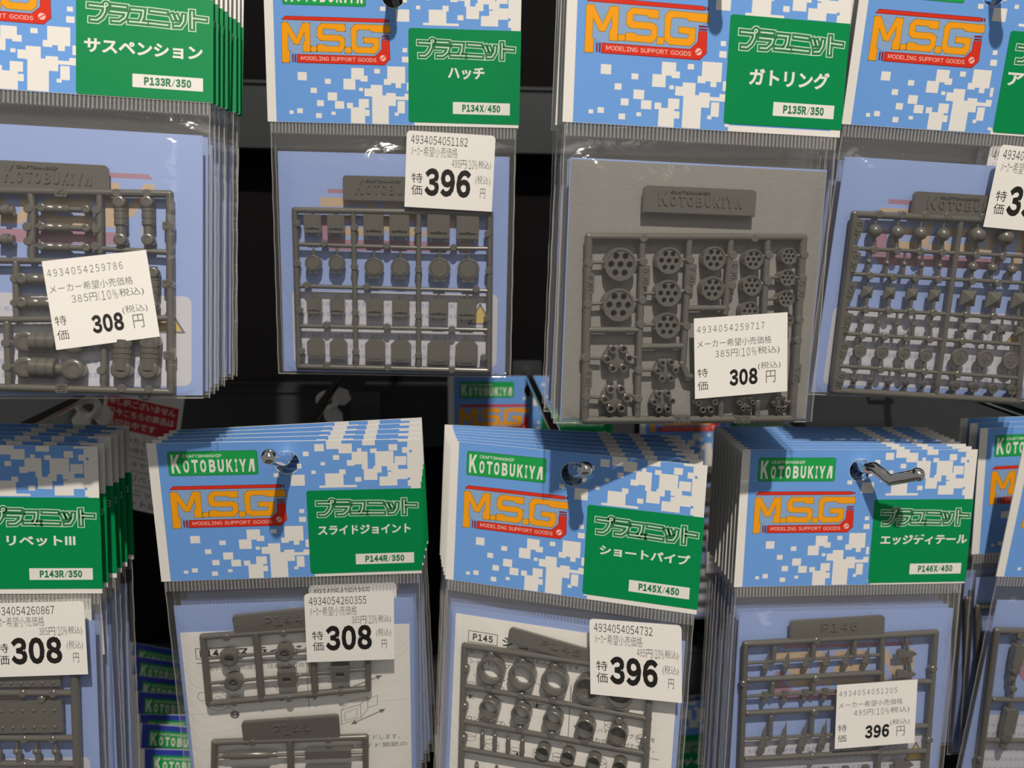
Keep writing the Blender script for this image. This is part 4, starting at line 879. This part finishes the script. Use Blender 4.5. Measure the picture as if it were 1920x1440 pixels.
# ------------------------------------------------------------------ instruction sheets
def sheet_slide():
    b = MB()
    b.box(-45.2, 0.35, -157.8, 44.8, 0.5, -80.2, SHEET)
    y = 0.33
    b.outline([(-40, -92.4), (-27, -92.4), (-27, -87.6), (-40, -87.6)], .25, y, BLACK_INK)
    b.row('P144', -38.5, -28.5, -91.6, -88.4, y, BLACK_INK, 0.045)
    b.text('スライドジョイント', -25, 36, -92, -87.8, y, BLACK_INK, 0.02)
    b.stroke([(-40, -94.4), (38, -94.4)], .3, y, BLACK_INK)
    b.text('図中の矢印(点線)は、はめ込み方向です。', -36, 8, -98.6, -96, y, GREY_INK)
    b.stroke([(3, -96), (3, -118)], .25, y, GREY_INK)
    for t, x, z in (('1', -8, -112), ('3', -27, -119.5)):
        b.flat(circle_pts(x, z, 1.9), y, GREY_INK)
        b.row(t, x - .6, x + .6, z - 1.1, z + 1.1, y - .02, SHEET, 0.02)
    b.stroke([(-8, -110), (-11, -106)], .2, y, GREY_INK)
    b.stroke([(-27, -117.6), (-30, -115)], .2, y, GREY_INK)
    b.flat([(1.5, -113.2), (1.5, -109.8), (5, -109.8), (5, -108.4), (8, -111.5), (5, -114.6), (5, -113.2)], y, GREY_INK)

    def arrow(a, c, w=.45):
        A, C = Vector(a), Vector(c)
        d = (C - A).normalized()
        nrm = Vector((-d.y, d.x))
        b.stroke([A, C], w, y, GREY_INK)
        for P, s_ in ((A, 1), (C, -1)):
            b.flat([tuple(P - d * .4 * s_), tuple(P + d * s_ * 2.2 + nrm * 1.1), tuple(P + d * s_ * 2.2 - nrm * 1.1)], y - .01, GREY_INK)
    arrow((18, -110), (33, -104))
    arrow((20, -127), (34, -120.5))
    # drawn block with its peg, and the drawn ball joint
    o = [(16, -120), (24, -117.5), (24, -124), (16, -127)]
    b.outline(o, .22, y, GREY_INK)
    b.outline([(17.5, -121.2), (22.5, -119.6), (22.5, -123.5), (17.5, -125.2)], .18, y, GREY_INK)
    for l in ([(16, -120), (19, -116), (27, -114), (24, -117.5)], [(27, -114), (27, -120), (24, -124)], [(27, -115), (31, -113.6), (31, -118), (27, -119.4)], [(14, -124), (4, -128)], [(14, -127), (4, -131)]):
        b.stroke(l, .2, y, GREY_INK)
    for r in (1.6, 3.4, 5.2):
        b.outline(circle_pts(-33, -112, r, 20), .18, y, GREY_INK)
    b.outline(circle_pts(-39, -110, 2, 16), .18, y, GREY_INK)
    b.outline(circle_pts(-26, -111.5, 1.7, 16), .18, y, GREY_INK)
    b.stroke([(-44, -118.5), (44, -116)], .12, y, INSERT_TEXT)
    b.text('スライドします。', 20, 40, -135.5, -133, y, GREY_INK)
    b.text('スライド関節の', 18, 43, -139.5, -137, y, GREY_INK)
    return b


def sheet_pipe():
    b = MB()
    b.box(-45.0, 0.35, -157.8, 44.8, 0.5, -70.8, SHEET)
    y = 0.33
    b.outline([(-39.2, -81.8), (-27.0, -81.8), (-27.0, -77.2), (-39.2, -77.2)], .25, y, BLACK_INK)
    b.row('P145', -37.3, -28.9, -80.9, -78.1, y, BLACK_INK, 0.045)
    b.text('ショートパイプ', -25.0, 18, -81.6, -77.4, y, BLACK_INK, 0.02)
    b.text('図中の矢印(点線)は、はめ込み方向です。', -38.5, 8, -87, -84.5, y, BLACK_INK)
    b.text('〈ショートパイプ〉', -39.5, -20, -91.0, -88.6, y, BLACK_INK)
    for t, x, z in (('9.0', -39, -105), ('7.0', -27, -105), ('3.0', -11, -104), ('4.0', -3, -104), ('5.0', -18, -126), ('3.0', -9, -126), ('4.0', 3, -126)):
        b.row(t, x, x + 3.4, z - 1, z + 1, y, BLACK_INK)
    b.text('〈ロングパイプ〉', -39.5, -22, -115.5, -113, y, BLACK_INK)
    for l in ([(-36, -96), (-34, -93), (-29, -92)], [(-25, -97), (-21, -94), (-17, -94)], [(-12, -94), (-8, -95), (-5, -100)]):
        for a, c in zip(l, l[1:]):
            for k in range(3):
                A, C = Vector(a), Vector(c)
                b.stroke([A.lerp(C, k / 3), A.lerp(C, k / 3 + .2)], .3, y, BLACK_INK)
    for x, z, r in ((-37, -100, 3), (-26, -99.5, 2.8), (-16, -102, 2.4), (-8, -101, 1.6), (-37, -121, 3), (-27, -123, 3), (-17, -124, 2), (-8, -123, 2), (0, -123, 2), (16, -122, 4), (22, -106, 4), (33, -109, 2.2)):
        for dz, k in ((0, 1), (-1.6, 1.0)):
            b.outline([(x + r * math.cos(t * .3927), z + dz + r * .45 * math.sin(t * .3927)) for t in range(16)], .16, y, BLACK_INK)
    b.stroke([(4, -93), (4, -128)], .25, y, BLACK_INK)
    b.stroke([(5, -117), (40, -117)], .2, y, BLACK_INK)
    b.text('※ショートパイプとロングパイプを', 6, 38, -110.5, -108.5, y, BLACK_INK)
    b.text('組み合わせることができます。', 8, 38, -114.5, -112.5, y, BLACK_INK)
    return b


# ------------------------------------------------------------------ packs
HEADER = None


def finish(o, parent):
    o.parent = parent
    return o


def make_pack(key, label, group=None, sticker=None, sheet=None, frost=False, seed=1):
    global HEADER
    px = POSE[key]
    root = empty('parts_pack', W3(*px[:3]), pose_rot(*px[3:]).to_quaternion())
    tag(root, label, 'hanging pack', group)
    if HEADER is None:
        h = header_mesh().build('header_card', root)
        HEADER = h.data
    else:
        h = bpy.data.objects.new('header_card', HEADER)
        COL.objects.link(h)
        h.parent = root
    lk = key if key in WORDS else 'plain'
    tl = label_mesh(lk).build('title_label', h)
    tl['label'] = 'green title label over the card'
    bag_mesh(seed).build('plastic_bag', root, smooth=60)
    ins = insert_mesh(not frost).build('paper_insert', root)
    if frost:
        b = MB()
        b.box(-46.3, 0.42, -157.6, 46.3, 0.5, -68.8, FROST)
        s_ = b.build('inner_sleeve', root)
        s_['label'] = 'frosted gray inner sleeve'
    if sheet:
        sheet().build('instruction_sheet', root)
    for spec in SPRUE.get(key, []):
        sp = sprue_mesh(spec).build('sprue', root, smooth=40)
        if spec['tab']:
            tab_mesh(spec).build('name_tab', sp, smooth=30)
        for p in spec['pieces']:
            nm, b = piece(p)
            if nm:
                b.build(nm, sp, smooth=35)
    if sticker:
        kind, cx, cz, w, h_, a = STICK[key]
        st = sticker_mesh(kind, w, h_, *sticker).build('price_sticker', root)
        st.location = (cx * MM, -4.95 * MM, cz * MM)
        st.rotation_euler = (0, -a, 0)
        st['label'] = 'white price sticker'
    return root


def stack_copy(src, loc, rot, label, group, squash=0.6, sticker=True):
    """another pack of the same kind: the thing and each of its parts copied"""
    r = src.copy()
    COL.objects.link(r)
    r.location = loc
    r.rotation_quaternion = rot
    r.scale = (1, squash, 1)
    r['label'] = label
    r['group'] = group
    for ch in src.children:
        base = ch.name.split('.')[0]
        if base == 'price_sticker' and not sticker:
            continue
        c = ch.copy()
        COL.objects.link(c)
        c.parent = r
        for g in ch.children:
            if g.name.split('.')[0] in ('title_label', 'name_tab'):
                d = g.copy()
                COL.objects.link(d)
                d.parent = c
    return r


ORD = ['second', 'third', 'fourth', 'fifth', 'sixth', 'seventh', 'eighth', 'ninth', 'tenth', 'eleventh']


def hole_of(key):
    px = POSE[key]
    return Vector(px[:3]) + pose_rot(*px[3:]) @ Vector((HOLE[0], 0, HOLE[1]))


def stack(key, src, n, gap, what, end=(0.0, 0.0, 0.0), jit=0.6, seed=0, drift=(0, 0), sticker=True):
    rnd = random.Random(seed)
    px = POSE[key]
    hp = hole_of(key)
    for i in range(1, n + 1):
        t = min(1.0, i / max(1, n))
        ro, ya, pi = (px[3 + k] * (1 - t) + end[k] * t + math.radians(rnd.uniform(-jit, jit)) * (1, .5, .4)[k] for k in range(3))
        R = pose_rot(ro, ya, pi)
        h = hp + Vector((drift[0] * t, gap * i, drift[1] * t))
        loc = h - R @ Vector((HOLE[0], 0, HOLE[1]))
        stack_copy(src, W3(*loc), R.to_quaternion(), f'pack {ORD[i - 1]} from the front in the stack of {what}', f'packs hanging behind the {what}', min(0.85, gap / 6.4), sticker)


def hook(key, label, tip, back=506.0, reach=11.0):
    """chrome peg from the rail through the punched holes, with a ball end"""
    hp = hole_of(key) + Vector((0, 0, 2.2))
    root = empty('peg_hook', W3(hp.x, back, hp.z))
    tag(root, label, 'hook', 'chrome peg hooks on the rails')
    o = Vector((hp.x, back, hp.z))
    L = [Vector((0, 0, 0)), Vector((0, hp.y - back + 2, 0)), Vector((0, hp.y - back - reach * .35, 0))]
    for p in tip:
        L.append(Vector((p[0], hp.y - back + p[1], p[2])))
    # ease the bends
    P = [L[0], L[1]]
    for i in range(2, len(L)):
        a, c = P[-1], L[i]
        P += [a.lerp(c, .5), c]
    b = MB()
    b.tube(P, 2.4, CHROME, 14)
    b.build('rod', root, smooth=50)
    b = MB()
    b.ball(P[-1], 2.75, CHROME, 20, 12)
    b.build('ball_tip', root, smooth=60)
    b = MB()
    b.rrect(-9, -22, 9, 7, 1.5, -2.0, 0.0, STEEL)
    b.build('mount_plate', root)
    return root


def clip(x, y, z, ang, label):
    b = MB()
    ring = [(x + 4.6 * math.cos(t * math.pi / 8), y + 1.5 * math.sin(t * math.pi / 4), z + 4.0 * math.sin(t * math.pi / 8)) for t in range(17)]
    b.tube(ring, 1.8, WHITE_PLASTIC, 10)
    c, s_ = math.cos(ang), math.sin(ang)
    f = lambda u, v: (x + u * c - v * s_, z + u * s_ + v * c)
    b.prism([f(*p) for p in ((-3.5, -3), (3, -4), (5, -9), (3.5, -16), (-1, -17.5), (-2.5, -12), (-4.5, -9))], y - 1.2, y + 1.2, WHITE_PLASTIC)
    b.prism([f(*p) for p in ((3, 3), (8, 5), (12, 2), (12, -3), (8, -5), (4, -3))], y - 1.2, y + 1.2, WHITE_PLASTIC)
    o = b.build('hook_clip', smooth=40)
    o.location.z = H0
    tag(o, label, 'clip')
    return o

# ------------------------------------------------------------------ the display wall
def structure(o):
    o['kind'] = 'structure'
    o.location.z = H0
    return o


b = MB(); b.box(-1200, 530, -1350, 1200, 545, 1100, BLACK_PANEL); structure(b.build('wall_back'))
b = MB(); b.box(-1200, -2200, -1370, 1200, 545, -1350, FLOOR); structure(b.build('floor'))
for i, z in enumerate((253, 73, -107, -287, -467)):
    b = MB()
    b.prism([(-900, z - 37), (900, z - 37), (900, z), (-900, z)], 507, 530, STEEL)
    b.prism([(-900, z - 1.6), (900, z - 1.6), (900, z), (-900, z)], 505.5, 507, STEEL)
    structure(b.build(f'trim_{i + 1}'))

# ------------------------------------------------------------------ packs in front, one per hook
p133 = make_pack('P133', 'front pack of gray piston parts with a slanted 308 sticker, top of its stack', sticker=('4934054259786', '385', '308'), seed=1)
p134 = make_pack('P134', 'pack of gray square and round hatch plates with a 396 sticker', sticker=('4934054051182', '495', '396'), seed=2)
p135 = make_pack('P135', 'front pack of gray ringed barrel parts on frosted sleeve with a 308 sticker', sticker=('4934054259717', '385', '308'), frost=True, seed=3)
STICK['P136'] = ('B', 26.6, -76.4, 34.6, 30.0, -0.036)
p136 = make_pack('P136', 'front pack of gray ball, pyramid and screw head rivets beside the barrel parts', sticker=('4934054', '495', '396'), seed=4)
STICK['P143'] = ('B', 28.2, -72.8, 34.6, 29.0, 0.02)
p143 = make_pack('P143', 'front pack of gray riveted plates with a big 308 sticker', sticker=('4934054260867', '385', '308'), seed=5)
p144 = make_pack('P144', 'front pack of two small slide joint sprues over an instruction sheet', sticker=('4934054260355', '385', '308'), sheet=sheet_slide, seed=6)
p145 = make_pack('P145', 'front pack of gray pipe rings turned clockwise with a 396 sticker', sticker=('4934054054732', '495', '396'), sheet=sheet_pipe, seed=7)
p146 = make_pack('P146', 'front pack of gray spike and fin parts under a bent chrome hook', sticker=('4934054051205', '495', '396'), seed=8)
p147 = make_pack('P147', 'leaning pack of gray limb parts cut off by the picture edge', seed=9)

R = math.radians
stack('P133', p133, 7, 6.6, 'piston parts', (R(1.5), R(3), POSE['P133'][5]), seed=11)
stack('P134', p134, 1, 6.4, 'hatch plates', (R(.3), R(-2), 0), .2, seed=12)
stack('P135', p135, 4, 6.6, 'ringed barrel parts', (R(1.6), R(3), R(-1)), .5, seed=13)
stack('P136', p136, 3, 6.6, 'ball and pyramid rivets', (R(.5), R(2), POSE['P136'][5]), .5, seed=14)
stack('P143', p143, 5, 6.4, 'riveted plates', (R(1.2), R(0), R(-2)), .6, seed=15)
stack('P144', p144, 4, 6.4, 'slide joints', (R(-2.2), R(2), R(5)), .4, seed=16)
stack('P145', p145, 6, 5.6, 'pipe rings', (R(1.5), R(-5), R(-5)), .3, seed=17, sticker=False)
stack('P146', p146, 9, 4.0, 'spike and fin parts', (R(1.0), R(1.9), R(-3.8)), .3, seed=18)

# packs left far back on their pegs, and the stack at the edge of the picture
for key, src, dx, lab in (('RA', p145, 0, 'lone pack far back on the peg of the pipe rings stack'),
                          ('RA', p146, 79.0, 'lone pack far back on the peg of the spike parts stack')):
    px = POSE[key]
    Rm = pose_rot(*px[3:])
    c = stack_copy(src, W3(px[0] + dx + (38 if dx else 0), px[1], px[2]), Rm.to_quaternion(), lab, 'packs left at the back of their pegs', 0.7)
px = POSE['R147']
for i in range(3):
    Rm = pose_rot(px[3] + R(.4 * i), px[4], px[5])
    stack_copy(p147, W3(px[0] - 0.6 * i, px[1] + 6.2 * i, px[2] + .3 * i), Rm.to_quaternion(),
               f'upright pack behind the leaning pack of limb parts, {("nearest", "middle", "rearmost")[i]} of three', 'packs behind the leaning pack', 0.8)

# the row below: packs seen from above through the gaps
low = []
for i in range(7):
    low.append((p144, -106 - i * 6.6, 380 + i * 15.5, -266 + (i % 2) * 1.5, R((4, 7, 3, 6, 9, 11, 13)[i]), 'row below the slide joints', i))
for i in range(2):
    low.append((p145, 41 + i, 388 + i * 6.5, -264, R(-2 + i), 'row below the pipe rings', i))
for i in range(2):
    low.append((p146, 104 + i, 412 + i * 6.5, -268, R(-4 + i), 'row below, between pipe rings and spike parts', i))
for i in range(2):
    low.append((p146, 192 + i, 385 + i * 6.5, -275, R(2 - i), 'row below the spike parts', i))
shaded_header = HEADER.copy()  # same header card, its blue darkened to stand in for shade
shaded_header.materials[[k.name for k in shaded_header.materials].index(BLUE.name)] = SHADED_BLUE
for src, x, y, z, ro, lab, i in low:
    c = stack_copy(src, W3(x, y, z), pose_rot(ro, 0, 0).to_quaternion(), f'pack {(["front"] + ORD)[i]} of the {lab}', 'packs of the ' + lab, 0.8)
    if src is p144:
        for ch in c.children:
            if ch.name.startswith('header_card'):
                ch.data = shaded_header

# ------------------------------------------------------------------ hooks
hook('P144', 'ball-ended chrome hook through the slide joints stack', [(-1, -8, 1), (-2.0, -20, 6.0)])
hook('P145', 'ball-ended chrome hook through the pipe rings stack', [(.5, -8, 1), (1.5, -19, 6.0)])
hook('P146', 'chrome hook bent sideways through the spike parts stack', [(2, -7, 1.0), (6, -12, -2.5), (14.5, -16, 1.0)])
hook('P143', 'chrome hook through the riveted plates stack', [(0, -8, 1), (0, -14, 5)])
hook('P133', 'chrome hook through the piston parts stack', [(0, -8, 1), (0, -14, 5)])
hook('P134', 'chrome hook through the hatch plates', [(0, -8, 1), (0, -16, 5)])
hook('P135', 'chrome hook through the barrel parts stack', [(0, -8, 1), (0, -16, 5)])
hook('P136', 'chrome hook through the ball rivets stack', [(0, -8, 1), (0, -16, 5)])
hook('R147', 'chrome hook through the packs behind the leaning pack', [(0, -8, 1), (0, -14, 5)])

clip(-66.5, 440, -99.0, 0.3, 'white plastic clip on the hook above the slide joints stack')
clip(-182.0, 420, -98.0, -0.5, 'white plastic clip on the hook above the riveted plates stack')

# sold-out card hanging on the rail
root = empty('sold_out_card', W3(-158, 432, -91), pose_rot(R(11), R(-8), 0).to_quaternion())
tag(root, 'white and red sold-out card hanging between riveted plates and slide joints', 'sign')
b = MB()
b.box(-21, 0, -66, 21, 0.5, 2, PAPER)
b.rect(-19, -24, 19, -6.5, -0.03, SIGN_RED)
for i, t in enumerate(('申し訳ございません', '只今こちらの商品は', '品切れ中です')):
    b.text(t, -18, 17.5 if i < 2 else 8, -11.4 - i * 5.6, -7.4 - i * 5.6, -0.05, PAPER, 0.015)
for i, t in enumerate(('入荷いたします', '少々、お待ち下さい')):
    b.text(t, -18, 16, -30.5 - i * 5, -27 - i * 5, -0.03, GREY_INK, 0.005)
b.stroke([(-19, -37.5), (19, -37.5)], .4, -0.02, GREY_INK)
b.text('コトブキヤ', -16, 6, -43, -39.5, -0.03, GREY_INK, 0.005)
b.stroke([(-19, -45), (19, -45)], .4, -0.02, GREY_INK)
b.text('P143R.リベット', -16, 16, -51, -47, -0.03, GREY_INK, 0.005)
b.stroke([(-19, -52.5), (19, -52.5)], .4, -0.02, GREY_INK)
b.text('プラユニット', -16, 16, -58.5, -54.5, -0.03, GREY_INK, 0.01)
b.text('リベットⅢ', -14, 14, -64.5, -60.5, -0.03, GREY_INK, 0.01)
b.build('card', root)
b = MB(); b.tube([(0 + 3 * math.cos(t * .5236), -.6, 0.5 + 3 * math.sin(t * .5236) - 2.5) for t in range(13)], .5, STEEL, 8); b.build('hanging_ring', root, smooth=50)

# clear price holder on the rail
root = empty('price_holder', W3(-53, 503, -108))
tag(root, 'clear plastic price holder on the rail beside the white clip', 'price holder')
b = MB(); b.box(-9, -1, -26, 9, 1, 0, HOLDER); b.build('holder', root)
b = MB(); b.box(-8, 1.2, -24, 8, 1.6, -4, NAVY); b.build('card', root)
